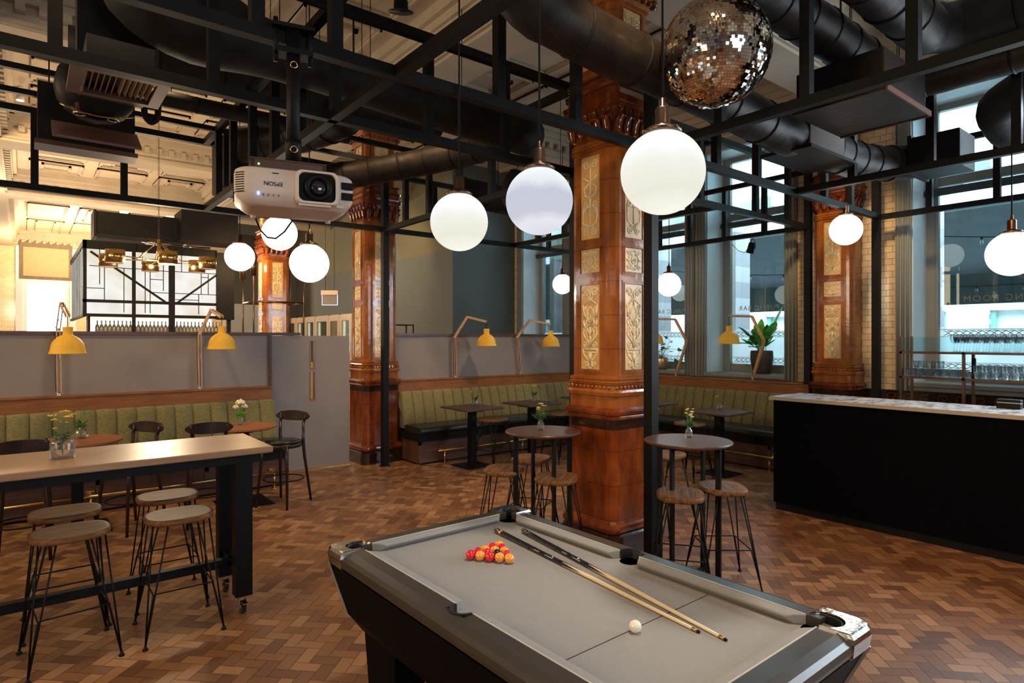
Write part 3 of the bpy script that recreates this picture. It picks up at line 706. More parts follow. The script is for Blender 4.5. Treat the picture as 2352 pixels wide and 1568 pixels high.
# ================================================================ DUCTS
def duct(name,label,pts,r,mat,seams=0,cat='duct',n=20,group=None):
    t=thing(name,label,cat,pts[0],group=group); P=[Vector(p)-Vector(pts[0]) for p in pts]
    # smooth centre line
    Q=[]
    for i in range(len(P)-1):
        for k in range(6): Q.append(P[i].lerp(P[i+1],k/6))
    Q.append(P[-1])
    for _ in range(2): Q=[Q[0]]+[(Q[i-1]+Q[i]*2+Q[i+1])/4 for i in range(1,len(Q)-1)]+[Q[-1]]
    rnd=random.Random(len(label))
    rr=r if isinstance(r,list) else [r*(1+rnd.uniform(-.03,.03)) for _ in Q]
    if isinstance(r,list): rr=[r[min(len(r)-1,int(i*len(r)/len(Q)))] for i in range(len(Q))]
    obj('duct_body',MB().tube(Q,rr,n),mat,t)
    if seams:
        L=0
        tot=sum((Q[i+1]-Q[i]).length for i in range(len(Q)-1)); step=tot/(seams+1); nx=step
        for i in range(len(Q)-1):
            d=(Q[i+1]-Q[i]); 
            while L+d.length>nx and nx<tot-.01:
                u=(nx-L)/d.length; c=Q[i]+d*u; e=d.normalized()
                obj('seam_band',MB().tube([c-e*.012,c-e*.006,c+e*.006,c+e*.012],[rr[i]*1.0,rr[i]*1.05,rr[i]*1.05,rr[i]*1.0],n),M_black,t); nx+=step
            L+=d.length
        if pts[0][2]<5:
            for u in (.3,.75):
                i=int(u*(len(Q)-1)); obj('hanger_rod',MB().tube([Q[i]+Vector((0,0,rr[i]*.9)),Vector((Q[i].x,Q[i].y,ZC-pts[0][2]))],.005,5),M_black,t)
    return t
duct('insulated_duct','huge black wrapped duct crossing upper left to the middle, with a bulging mouth',[(.40,4.86,4.42),(1.15,4.90,4.17),(2.2,4.93,4.13),(3.2,4.95,4.08),(4.2,4.95,4.02)],[.14,.26,.31,.33,.33,.31,.27,.23,.21,.205,.2,.2,.2,.2,.2,.2,.2,.2,.2,.2,.19,.19,.19,.19,.19],M_duct,0)
duct('insulated_duct','dark reddish wrapped duct crossing in front of the near column to the counter side',[(2.1,2.95,5.2),(2.12,2.95,4.35),(2.45,2.95,4.02),(3.2,2.95,3.95),(4.2,2.95,3.93),(5.0,2.95,3.88),(5.75,2.95,3.84)],.185,M_ductr,7)
t=thing('duct_transition','boxy coppery duct piece after the reddish duct, above the counter','duct',(5.72,2.95,3.84))
obj('box_body',MB().box(0,.72,-.19,.19,-.14,.17),M_copper,t,bevel=.01); obj('bottom_tray',MB().box(-.12,.80,-.26,.24,-.17,-.14),M_ductb,t)
duct('insulated_duct','wrapped duct bending from the coppery box toward the windows',[(6.4,2.95,3.86),(6.95,2.95,3.86),(7.4,2.9,3.88),(7.75,2.75,3.9),(7.85,2.6,3.92)],.19,M_ductr,4)
t=thing('fan_box','black sheet metal fan box near the right windows','ventilation unit',(7.86,2.36,3.93))
obj('casing',MB().box(-.25,.25,-.24,.24,-.19,.19),M_ductb,t,bevel=.01); obj('flange',MB().box(-.27,.27,.20,.24,-.21,.21),M_stl,t)
t=thing('ceiling_ac_unit','flat metal underside of an air handling unit over the counter','ventilation unit',(5.52,2.24,3.80))
obj('casing',MB().box(-.42,.43,-.34,.34,.02,.34),M_ductb,t,bevel=.01); obj('bottom_tray',MB().box(-.44,.45,-.36,.36,0,.02),M_ductr,t); obj('tray_lip',MB().box(-.45,.46,-.375,-.36,-.01,.035).box(.45,.465,-.36,.36,-.01,.035),M_copper,t)
duct('insulated_duct','left of two parallel wrapped ducts in the top right corner',[(3.6,2.36,4.42),(4.6,2.36,4.42),(5.5,2.36,4.42),(6.15,2.36,4.40)],.175,M_ductr,6,group='pair of wrapped ducts top right')
duct('insulated_duct','right of two parallel wrapped ducts in the top right corner',[(3.6,1.93,4.58),(4.6,1.93,4.58),(5.4,1.93,4.56),(6.05,1.92,4.54)],.19,M_ductr,5,group='pair of wrapped ducts top right')
duct('insulated_duct','black duct leaving the wrapped pair toward the top right edge',[(6.0,1.93,4.56),(6.28,1.8,4.60),(6.35,1.3,4.65),(6.38,.3,4.68),(6.38,-.8,4.68)],.2,M_duct,3)
duct('insulated_duct','wrapped duct curving along the top of the right hand window',[(6.1,2.36,4.40),(6.5,2.34,4.36),(6.6,2.1,4.32),(6.58,1.3,4.32),(6.58,-.5,4.32)],.14,M_ductr,4)
duct('insulated_duct','fat looping black duct before the upper right window',[(7.15,-.6,4.42),(7.15,.6,4.38),(7.2,1.35,4.30),(7.45,1.78,4.18),(7.85,1.75,4.02),(8.05,1.35,3.95),(8.15,.6,3.95),(8.15,-.6,3.98)],.19,M_duct,4)
duct('insulated_duct','wrapped duct left of the second column with coppery bands',[(2.55,6.9,3.72),(3.1,6.75,3.86),(3.6,6.4,3.98),(3.95,5.9,4.05),(4.05,5.3,4.05)],.155,M_ductr,6)
duct('insulated_duct','short wrapped duct elbow inside the frame left of the projector pole',[(1.95,7.55,4.15),(2.3,7.3,4.22),(2.6,6.9,4.3),(2.75,6.4,4.35)],.21,M_ductr,4)
duct('insulated_pipe','upper of two long black pipes behind the ceiling grille',[(.3,6.6,4.52),(2.0,6.55,4.52),(4.0,6.5,4.52)],.13,M_duct,5)
duct('insulated_pipe','lower of two long black pipes behind the ceiling grille',[(.3,6.95,4.30),(2.0,6.9,4.30),(3.0,6.9,4.30)],.08,M_duct,4)
duct('insulated_duct','fat dark duct above the window seating, ending in a bend',[(4.9,6.2,3.85),(5.8,6.1,3.82),(6.6,5.9,3.8),(6.95,5.6,3.9),(7.0,5.2,4.2)],.24,M_duct,3)
duct('insulated_duct','dark duct run in the gloom left of the middle globes',[(4.9,7.4,4.05),(5.7,7.35,4.0),(6.6,7.3,3.98),(7.6,7.2,3.98)],.2,M_duct,3)
# ceiling cassette with grille, upper left
g=thing('ceiling_grille_unit','black ventilation box with a long slatted grille in the upper left','ventilation unit',(.49,4.83,3.60))
obj('box_body',MB().box(-.20,.28,.42,.62,.25,1.0).box(-.18,.2,-.1,.45,.03,.26),M_ductb,g)
m=MB(); x0,x1,y0,y1=-.27,.27,-.26,.26
m.box(x0,x1,y0,y0+.05,-.02,.02).box(x0,x1,y1-.05,y1,-.02,.02).box(x0,x0+.07,y0+.05,y1-.05,-.02,.02).box(x1-.07,x1,y0+.05,y1-.05,-.02,.02)
obj('grille_frame',m,M_copper,g)
for i in range(12):
    x=x0+.095+i*.032; a=.5*(1 if i<6 else -1)
    obj('slat',MB().bar((x-.02*a,0,-.0),(x+.02*a,0,.05),.40,.003,up=(1,0,0)),M_moul,g)
# twin-port extract fan with wooden hatch
u=thing('extract_fan_unit','bulky black twin extract fan with a wooden hatch hanging upper left','ventilation unit',(.46,6.0,3.70)); u.scale=(.45,.5,.72)
obj('shell',MB().loft([[(x*q,-.30+y*.6,.32+z*q*.34) for x,z in [(.62*math.cos(k*PI/8),math.sin(k*PI/8)) for k in range(16)]] for y,q in ((0,.75),(.15,1),(.85,1),(1,.8))],smooth=True),M_ductb,u)
for sx in (-.26,.24):
    o=obj('fan_cone',MB().lathe([(.0,-.02),(.10,.0),(.16,.08),(.21,.22),(.22,.34)],18,(sx,-.12,.02)),M_copper,u,label='round tapered fan outlet')
    obj('port_ring',MB().tube([(sx+.09*math.cos(t*PI/8),-.12+.09*math.sin(t*PI/8),.0) for t in range(16)],.012,6,closed=True),M_chrome,o)
obj('hatch',MB().cbox((.0,-.10,-.20),(1.30,.62,.03),Matrix.Rotation(R(24),3,'X')),M_dkwood,u,label='brown wooden hatch board')
[obj('hanger_rod',MB().tube([(sx,0,.5),(sx,0,(ZC-3.70)/.72)],.012,5),M_stl,u) for sx in (-.5,.5)]; obj('trim_band',MB().tube([(-.55+1.1*t/10,-.32,.03-.06*math.sin(PI*t/10)) for t in range(11)],.010,6),M_brass,u)
k=thing('black_baffle_box','flat black baffle box hanging behind the extract fan','ventilation unit',(.47,6.6,3.67))
obj('baffle',MB().box(-.38,.33,.0,.20,-.05,.45),M_ductb,k); [obj('hanger_rod',MB().tube([(sx,.1,.4),(sx,.1,ZC-3.67)],.006,5),M_stl,k) for sx in (-.3,.28)]; obj('bottom_rail',MB().box(-.40,.35,-.03,.23,-.09,-.05),M_copper,k)
duct('black_pipe_bend','pair of black pipes bending into a U beside the ceiling grille',[(.80,6.1,5.9),(.80,6.1,3.84),(.86,6.1,3.78),(.92,6.1,3.84),(.92,6.1,5.9)],.025,M_duct,0,cat='pipe')
# black box enclosure on the cross frame
k=thing('speaker_enclosure','black box cabinet inside the cross frame left of the projector','cabinet',(2.05,8.1,3.72))
obj('casing',MB().box(-.2,.3,-.3,.3,-.0,.62),M_ductb,k); obj('bottom_lip',MB().box(-.22,.32,-.32,-.30,-.03,.0),M_copper,k)

# ================================================================ GLOBES
def globe(label,loc,rod_top=ZC,r=.19,cool=False,group='opal globe pendants',pw=5):
    t=thing('globe_pendant',label,'pendant light',loc,group=group)
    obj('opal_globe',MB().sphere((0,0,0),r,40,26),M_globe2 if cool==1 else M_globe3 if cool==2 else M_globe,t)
    g=obj('gallery',MB().lathe([(.062,r-.02),(.085,r-.012),(.088,r+.0),(.075,r+.010),(.04,r+.02),(.034,r+.03),(.034,r+.10),(.028,r+.108),(.012,r+.112),(.010,r+.15),(.0,r+.155)],20),M_bronze,t,label='bronze gallery holding the globe')
    m=MB()
    for q in range(3):
        a=q*2*PI/3+.4; m.sphere((.09*math.cos(a),.09*math.sin(a),r-.004),.007,6,4)
    obj('thumb_screw',m,M_bronze,g)
    obj('cord',MB().tube([(0,0,r+.14),(0,0,rod_top-loc[2])],.006,6),M_black,t)
    return t
GL=[((2.29,1.78,2.68),'biggest-looking globe pendant, hanging just right of the near tiled column',0),((2.29,2.64,2.70),'cool grey-white globe pendant left of the near tiled column',1),
    ((2.25,3.40,2.69),'yellowish globe pendant left of the cool grey one',0),((2.22,6.04,2.67),'globe pendant below the right end of the projector',0),
    ((2.24,7.01,3.10),'globe pendant partly hidden behind the underside of the projector',0),((2.27,8.75,3.02),'globe pendant beside the leaded bar lantern, left of the projector underside',0),
    ((8.10,8.66,2.97),'small globe pendant before the far window, left of the near column',0),((8.10,6.17,2.79),'globe pendant in front of the window, right of the near column',0),
    ((8.03,3.43,3.28),'globe pendant in front of the wall pilaster',0),((6.75,1.50,2.66),'globe pendant cut by the right edge, before the glass rack window',0)]
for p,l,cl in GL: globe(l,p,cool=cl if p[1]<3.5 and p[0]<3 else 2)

# ================================================================ DISCO BALL
d=thing('disco_ball','large mirrored disco ball hanging near the top of the tiled column','disco ball',(3.80,2.50,3.93))
RB=.375; rows=60; m=MB(); rnd=random.Random(3)
for i in range(1,rows-1):
    th=PI*(i+.5)/rows; n=max(6,int(2*PI*math.sin(th)*RB/(PI*RB/rows)))
    for k in range(n):
        ph=2*PI*k/n; dth=PI/rows*.46; dph=PI/n*.93
        c=Vector((math.sin(th)*math.cos(ph),math.sin(th)*math.sin(ph),-math.cos(th)))
        e1=Vector((-math.sin(ph),math.cos(ph),0)); e2=c.cross(e1)
        nn=(c+e1*rnd.gauss(0,.04)+e2*rnd.gauss(0,.04)).normalized(); e1=(e1-nn*e1.dot(nn)).normalized(); e2=nn.cross(e1)
        w=RB*math.sin(th)*dph; h=RB*dth; C=c*RB
        m.add([C-e1*w-e2*h,C+e1*w-e2*h,C+e1*w+e2*h,C-e1*w+e2*h],[(0,1,2,3)])
me=bpy.data.meshes.new('mirror_tiles'); me.from_pydata(m.v,[],m.f); me.materials.append(M_mir)
o=bpy.data.objects.new('mirror_tiles',me); COL.objects.link(o); o.parent=d
obj('ball_core',MB().sphere((0,0,0),RB*.988,48,30),M_bronze,d,label='dark core between the mirror tiles')
obj('bottom_cap',MB().lathe([(0,-RB-.012),(.012,-RB-.01),(.014,-RB+.0),(.06,-RB+.008),(.075,-RB+.02)],20),M_bronze,d)
obj('hanger',MB().lathe([(.06,RB-.02),(.05,RB+.03),(.012,RB+.04),(.012,RB+1.5)],14),M_stl,d)

# ================================================================ PROJECTOR
p=thing('projector','white ceiling projector mounted upside down on a black pole','projector',(1.16,3.40,2.71),R(-14))
def rr(w,dp,cr,n=5):
    pts=[]
    for cx,cy,a0 in ((w/2-cr,dp/2-cr,0),(-w/2+cr,dp/2-cr,90),(-w/2+cr,-dp/2+cr,180),(w/2-cr,-dp/2+cr,270)):
        for k in range(n+1): a=R(a0+90*k/n); pts.append((cx+cr*math.cos(a),cy+cr*math.sin(a)))
    return pts
W_,D_=.60,.42
rings=[]
for z,s,c in ((-.105,.70,.06),(-.10,.80,.07),(-.06,.97,.08),(-.03,1.0,.09),(.05,1.0,.09),(.075,.98,.09),(.085,.93,.08)):
    rings.append([(x,y,z) for x,y in rr(W_*s,D_*(s if s>.9 else s+.05),c)])
obj('housing',MB().loft(rings,smooth=True),M_white,p)
obj('lens_shroud',MB().loft([[(.10+x,-.205-d,.0+y) for x,y in rr(.21*s,.17*s,.03)] for d,s in ((0,1.05),(.03,1.0),(.03,.88),(-.05,.86))],smooth=False),M_white,p)
ln=obj('lens_recess',MB().box(.005,.195,-.212,-.16,-.075,.075),M_black,p)
def ringx(r0,r1,y0,y1,n=24): return MB().loft([[(.10+r*math.cos(2*PI*k/n),y,.0+r*math.sin(2*PI*k/n)) for k in range(n)] for r,y in ((r0,y0),(r1,y1))])
obj('lens_barrel',MB().loft([[(.105+r*math.cos(2*PI*k/24),y,r*math.sin(2*PI*k/24)) for k in range(24)] for r,y in ((.07,-.20),(.07,-.235),(.062,-.243),(.05,-.243),(.045,-.225))],smooth=True),M_steelgrey,ln)
obj('lens_glass',MB().loft([[(.105+r*math.cos(2*PI*k/24),y,r*math.sin(2*PI*k/24)) for k in range(24)] for r,y in ((.045,-.226),(.03,-.236),(.012,-.240))],smooth=True),plain('lens_glass_dark',(.02,.015,.03),.05,coat=1),ln)
m=MB()
for z in (-.03,.025): m.box(.225,.285,-.2115,-.20,z-.018,z+.02)
obj('exhaust_opening',m,M_black,p)
m=MB()
for k in range(9): m.box(-.3015,-.296,-.14,.10,-.045+k*.012,-.040+k*.012)
for k in range(9): m.cbox((-.272,-.185,-.045+k*.012),(.05,.004,.005),Matrix.Rotation(R(-42),3,'Z'))
obj('intake_louvres',m,M_stl,p)
obj('lens_shift_plate',MB().box(.01,.17,-.222,-.20,-.097,-.085).box(.20,.235,-.214,-.2,-.095,-.08),M_white,p)
obj('power_led',MB().sphere((-.185,-.212,-.052),.006,8,6,1.6),M_blue,p)
m=MB()
for k in range(4): m.box(-.162+k*.024,-.159+k*.024,-.2125,-.21,-.062,-.05)
m.box(-.12,-.088,-.2125,-.209,.055,.059)
obj('button_marks',m,M_black,p)
c=bpy.data.curves.new('brand_lettering','FONT'); c.body='EPSON'; c.size=.030; c.extrude=.0006; c.align_x='CENTER'; t=text('brand_lettering',c,M_black); t.parent=p; t.location=(-.115,-.2115,.012); t.rotation_euler=(PI/2,PI,0)
m=MB()
for sx in (-.2,.2): m.lathe([(.0,-.122),(.014,-.12),(.014,-.10)],12,(sx,.12,0))
obj('foot',m,M_white,p)
b=thing('projector_mount','black tubular projector pole with clamp and bracket plate','mount',(1.16,3.40,2.81),R(-14))
obj('pole',MB().lathe([(.036,.05),(.036,.80)],20).lathe([(.042,.05),(.042,.16),(.044,.165),(.044,.20)],20),M_stl,b)
obj('bracket_plate',MB().box(-.22,.16,-.12,-.10,.0,.05).box(-.22,.16,-.12,.10,.045,.055).box(-.22,-.2,-.12,.1,-.03,.05).box(.14,.16,-.12,.10,-.02,.05),M_copper,b)
obj('clamp',MB().box(-.10,.10,-.05,.05,.66,.69).tube([(-.09,0,.62),(-.09,0,.86)],.013,8).tube([(.09,0,.62),(.09,0,.86)],.013,8).box(-.11,.11,-.05,.05,.80,.82),M_stl,b)
obj('hook_ring',MB().tube([(.018*math.cos(t*PI/6),-.042,.14+.018*math.sin(t*PI/6)) for t in range(12)],.004,6,closed=True).tube([(.018*math.cos(t*PI/6),-.042,.60+.018*math.sin(t*PI/6)) for t in range(12)],.004,6,closed=True),M_brass,b)
obj('status_led',MB().sphere((-.18,-.125,.02),.005,8,6),M_greenled,b)
obj('signal_box',MB().box(-.19,.0,-.10,.06,-.028,.045),M_ductb,b)
cb=thing('projector_cable','black cable drooping below the projector across the globe','cable',(1.0,3.6,2.66))
obj('cable_body',MB().tube([(0,0,0),(.02,.01,-.06),(.05,.03,-.12),(.10,.06,-.155),(.16,.10,-.15),(.22,.13,-.10),(.27,.15,-.03),(.28,.15,.02)],.005,6),M_black,cb)

# ================================================================ CHANDELIER & hanging sign
ch=thing('drum_chandelier','brass chandelier of open drum shades hanging by a chain over the far bar','chandelier',(1.70,11.3,3.16))
m=MB()
for i in range(50):
    z=.36+i*.055
    if z>2.78: break
    m.tube([(.012*math.cos(a)*(1 if i%2 else .3),.012*math.cos(a)*(.3 if i%2 else 1),z+.03*math.sin(a)) for a in [q*PI/4 for q in range(8)]],.0035,4,closed=True)
obj('chain',m,M_bronze,ch); obj('hub',MB().lathe([(.0,-.02),(.03,-.01),(.03,.12),(.02,.36),(.0,.37)],12,(0,0,0)),M_brass,ch)
ang=[20,80,140,200,260,320]; 
for i,a in enumerate(ang):
    a=R(a+12); rr_=.74; cx,cy=rr_*math.cos(a),rr_*math.sin(a)*.9
    obj('arm',MB().tube([(0,0,.02),(cx*.82,cy*.82,.02)],.009,6).tube([(0,0,.33),(cx*.45,cy*.45,.03)],.006,6),M_brass,ch)
    dr=obj('drum_shade',MB().lathe([(.125,-.10),(.13,-.10),(.13,.10),(.125,.10),(.02,.095),(.02,.09),(.12,.085),(.125,-.10)],24,(cx,cy,0),sx=1),M_brass,ch,label='brass drum shade')
    obj('lamp_disc',MB().lathe([(0,-.085),(.11,-.085),(.11,-.08)],20,(cx,cy,0)),M_lens,dr)
s=thing('hanging_exit_sign','edge-lit exit sign panel hanging on chains, seen from its blank side','sign',(5.35,13.3,2.90),R(-38))
obj('sign_housing',MB().box(-.19,.19,-.03,.03,.0,.10),M_white,s); obj('sign_panel',MB().box(-.165,.165,-.006,.006,-.22,.0),M_part,s)
obj('glowing_edge',MB().box(-.175,-.165,-.008,.008,-.23,0).box(.165,.175,-.008,.008,-.23,0).box(-.165,.165,-.008,.008,-.23,-.22),M_exit,s)
obj('chain',MB().tube([(-.1,0,.1),(-.1,0,3.0)],.006,5).tube([(.1,0,.1),(.1,0,3.0)],.006,5),M_bronze,s)

# ceiling spots: fixtures for the ceiling lamps, not the bare fills, + three seen ones
SP=[('small white ceiling spot above the extract fan',(.1,7.3,ZC)),('small ceiling spot over the yellow ceiling bay',(-.05,12.6,ZC)),('small spot under the black pipes left of the projector pole',(1.95,7.7,5.0))]
for l,(x,y,z) in SP:
    t=thing('ceiling_spotlight',l,'spotlight',(x,y,z),group='small ceiling spots')
    obj('stem',MB().lathe([(.04,0),(.04,-.02),(.01,-.03),(.01,-.16)],10),M_white,t)
    obj('spot_can',MB().lathe([(.03,-.12),(.045,-.14),(.06,-.22),(.055,-.22)],14),M_white,t); obj('lens',MB().lathe([(0,-.221),(.052,-.221),(.05,-.215)],14),M_lens,t)
SPL=['above the left banquette','above the steel frame between the columns','above the window banquette','above the pool table aimed at the near column','above the counter aimed at the wall pilaster','above the high table','aimed at the second column','over the counter end','beyond the partition at the left','aimed at the far column','over the dining side back wall']
for i,(p_,tg,e,s_) in enumerate(SPOTS[:11]):
    t=thing('ceiling_spotlight','black ceiling spotlight '+SPL[i],'spotlight',p_,group='black spotlights above the steel frames')
    dr=(Vector(tg)-Vector(p_)).normalized(); q=dr.to_track_quat('-Z','Y').to_matrix()
    obj('stem',MB().tube([(0,0,.05),(0,0,ZC-p_[2])],.012,6),M_stl,t)
    obj('spot_can',MB().merge(MB().lathe([(.03,.16),(.07,.14),(.075,.04),(.13,.035)],16),q.to_4x4()),M_stl,t)
for l,x,y in (('white smoke detector above the cool grey globe',3.55,5.6),('white smoke detector over the upper left rails',1.6,9.9)):
    t=thing('smoke_detector',l,'smoke detector',(x,y,ZC)); obj('detector_body',MB().lathe([(.055,0),(.055,-.03),(.04,-.05),(.0,-.055)],16),M_white,t)
t=thing('stage_spotlight','small black stage spotlight clamped under the frame before the window','spotlight',(9.1,5.30,3.50))
obj('spot_can',MB().merge(MB().lathe([(.0,.10),(.05,.09),(.06,-.08),(.055,-.08)],14),Matrix.Rotation(R(15),4,'X')@Matrix.Translation((0,0,-.14))),M_stl,t); obj('yoke',MB().tube([(-.065,0,-.14),(-.065,0,-.03),(0,0,.02),(.065,0,-.03),(.065,0,-.14)],.007,6),M_stl,t)
obj('lead',MB().tube([(0,.06,-.1),(-.05,.12,-.2),(-.1,.2,-.16),(-.12,.3,-.05)],.005,5),M_black,t)
# ================================================================ BANQUETTES
def banquette(name,label,loc,rz,L,rail_mat,rail=True,post_step=1.6,cw=.20,fr=(0,0)):
    """local: runs along +x from 0 to L, wall behind at y=0, seat toward -y"""
    t=thing(name,label,'banquette',loc,rz)
    obj('oak_backboard',MB().box(0,L,-.10,-.02,.0,1.235).box(-.01,L+.0,-.115,.0,1.235,1.262),rail_mat,t,bevel=.004)
    m=MB(); n=round(L/cw); w=L/n
    prof=[(-.36,.52),(-.37,.60),(-.31,.80),(-.26,1.00),(-.235,1.055),(-.19,1.085),(-.14,1.08),(-.105,1.05)]
    rings=[]
    us=[0,.025,.08,.22,.5,.78,.92,.975]
    for i in range(n*8+1):
        u=us[i%8]; g={0:-.9,.025:.0,.08:.55,.22:.9,.5:1,.78:.9,.92:.55,.975:.0}[u]
        x=(i//8+u)*w
        rings.append([(x,y-.026*g+.02,z+.010*g-(0.01 if k>4 else 0)) for k,(y,z) in enumerate(prof)]+[(x,-.09,.9),(x,-.09,.52)])
    m.loft(rings,smooth=True); obj('channelled_back',m,M_fab,t,label='olive green channel-tufted back')
    m=MB(); nc=max(1,round(L/2.4)); cl=L/nc
    for i in range(nc):
        a,b=i*cl+.006,(i+1)*cl-.006
        m.loft([[(x,y,z) for y,z in ((-.34,.47),(-.80,.47),(-.845,.485),(-.86,.52),(-.845,.560),(-.80,.578),(-.5,.585),(-.33,.575))] for x in (a,a+.015,b-.015,b)],smooth=False)
    obj('seat_cushion',m,M_leather,t,bevel=.01)
    obj('seat_base',MB().box(0,L,-.80,-.02,.36,.47),M_black,t)
    m=MB().box(0.02,L-.0,-.74,-.02,.03,.36)
    for i in range(int(L/1.1)+1):
        x=min(L-.05,.02+i*1.1); m.box(x,x+.05,-.755,-.74,.03,.36)
    m.box(.02,L,-.76,-.74,.03,.09); m.box(.02,L,-.755,-.74,.30,.36)
    obj('panelled_plinth',m,M_dkwood,t)
    a,b=fr; fo=obj('foot_rail',MB().tube([(a,-.86,.205),(b,-.86,.205)],.018,10),M_brass,t,label='brass foot rail')
    k=max(2,int((b-a)/post_step)+1)
    for i in range(k):
        x=a+.12+(b-a-.3)*i/(k-1); m=MB()
        m.tube([(x,-.86,0),(x,-.86,.20)],.013,8); m.tube([(x,-.86,.205),(x,-.74,.205)],.013,8); m.lathe([(.035,0),(.035,.008),(.014,.012)],12,(x,-.86,0)); m.box(x-.04,x+.04,-.755,-.738,.165,.245)
        obj('rail_bracket',m,M_brass,fo)
    return t
banquette('banquette','olive channel-back banquette on the left, behind the round wooden tables',(-1.6,YP,0),0,4.32,M_oak,cw=.205,fr=(.1,4.30))
banquette('banquette','olive banquette between the second column and the window corner',(4.67,YP,0),0,4.60,M_oak,cw=.19,fr=(.30,3.7))
banquette('banquette','olive banquette under the public bar windows',(XW-.12,8.05,0),-PI/2,3.60,M_oak,cw=.19,fr=(.0,3.58))
struct('trim_9',MB().box(XW-.24,XW,4.45,YP,1.236,1.262),M_oaky)

# ================================================================ TABLES
def ped_table(name,label,loc,w,d,z,mat,round_=False,group=None,rz=0,base=.40):
    t=thing(name,label,'table',loc,rz,group)
    if round_: obj('table_top',MB().lathe([(0,z-.035),(w-.03,z-.035),(w,z-.022),(w,z-.004),(w-.006,z),(0,z)],56,smooth=False),mat,t)
    else: obj('table_top',MB().box(-w/2,w/2,-d/2,d/2,z-.028,z),mat,t,bevel=.004)
    obj('top_support',MB().loft([[(x,y,zz) for x,y in ((-a,-.045),(a,-.045),(a,.045),(-a,.045))] for a,zz in ((.09,z-.075),(.25,z-.05),(.27,z-.03))]).loft([[(x,y,zz) for y,x in ((-a,-.045),(a,-.045),(a,.045),(-a,.045))] for a,zz in ((.09,z-.075),(.25,z-.05),(.27,z-.03))]),M_steelgrey,t)
    obj('pedestal',MB().box(-.05,.05,-.05,.05,.018,z-.05),M_steelgrey,t)
    b=base/2; obj('base_plate',MB().loft([[(x*s*b,y*s*b,zz) for x,y in ((-1,-1),(1,-1),(1,1),(-1,1))] for s,zz in ((1,0),(1,.008),(.25,.022))]),M_steelgrey,t)
    return t
g='square pedestal tables along the banquettes'
ped_table('pedestal_table','square dark pedestal table nearest the second column, by the corner banquette',(5.33,7.70,0),.68,.72,.89,M_dkwood,group=g,base=.48)
ped_table('pedestal_table','second square dark pedestal table along the partition banquette',(6.45,7.62,0),.68,.72,.89,M_dkwood,group=g,base=.48)
ped_table('pedestal_table','square dark pedestal table mostly hidden behind the near column',(7.80,7.70,0),.62,.72,.89,M_dkwood,group=g,base=.48)
ped_table('pedestal_table','square dark pedestal table just right of the near column under the windows',(7.85,6.42,0),.72,.68,.89,M_dkwood,group=g,base=.48)
ped_table('pedestal_table','square dark pedestal table nearest the black counter under the windows',(7.78,5.05,0),.72,.68,.89,M_dkwood,group=g,base=.48)
ped_table('round_wood_table','round reddish wood table with the white flower vase, by the grey door',(2.02,7.62,0),.36,0,.90,M_redwood,True,'round wooden tables by the left banquette',base=.55)
ped_table('round_wood_table','round reddish wood table behind the high table, left',(.42,7.58,0),.39,0,.90,M_redwood,True,'round wooden tables by the left banquette',base=.55)
def bar_table(label,loc,r,rz):
    z=1.11; t=thing('round_bar_table',label,'table',loc,rz,'tall round bar tables')
    obj('table_top',MB().lathe([(0,z-.03),(r-.03,z-.03),(r-.004,z-.018),(r,z-.008),(r-.006,z),(0,z)],64,smooth=False),M_dkwood,t)
    for s in (0,1):
        m=MB(); w=.255; q=Matrix.Rotation(s*PI/2,4,'Z'); n=MB()
        n.box(-w-.02,-w+.02,-.012,.012,0.012,z-.03).box(w-.02,w+.02,-.012,.012,0.012,z-.03).box(-w-.02,w+.02,-.012,.012,0,.03).box(-w+.02,w-.02,-.012,.012,z-.055,z-.03)
        obj('loop_leg',m.merge(n,q),M_stl,t)
    return t
bar_table('tall round bar table left of the near column',(3.60,4.10,0),.335,R(-20))
bar_table('tall round bar table right of the near column',(4.17,2.99,0),.345,R(8))
# high communal table on castors
t=thing('communal_high_table','long wooden high table on black castored legs, left foreground','table',(0,0,0))
z=1.17; obj('table_top',MB().box(-2.6,1.37,4.42,5.17,z-.045,z),M_hightop,t,bevel=.008,label='glossy mid-brown wooden top')
obj('apron',MB().box(-2.5,1.30,4.50,4.56,z-.11,z-.045).box(-2.5,1.30,5.03,5.09,z-.11,z-.045).box(1.20,1.28,4.56,5.03,z-.11,z-.045),M_steelgrey,t)
for x,y in ((1.20,4.56),(1.20,5.03),(-2.1,4.56),(-2.1,5.03)):
    l=obj('leg',MB().box(x-.055,x+.055,y-.05,y+.05,.13,z-.05),M_steelgrey,t)
    wh=obj('castor_wheel',MB().tube([(x-.016,y,.045),(x+.016,y,.045)],[.045,.045],24,smooth=False),M_blk,l,label='black castor wheel'); obj('castor',MB().tube([(x-.020,y,.045),(x+.020,y,.045)],.026,16,smooth=False).box(x-.035,x+.035,y-.03,y+.03,.115,.13).box(x-.028,x-.022,y-.02,y+.02,.04,.12).box(x+.022,x+.028,y-.02,y+.02,.04,.12).bar((x,y-.02,.10),(x,y-.075,.085),.03,.008),M_chrome,l,label='chrome castor wheel')
obj('stretcher',MB().box(-2.1,1.20,4.765,4.825,.27,.33).box(1.17,1.23,4.60,4.99,.27,.33).box(-2.13,-2.07,4.60,4.99,.27,.33),M_steelgrey,t)

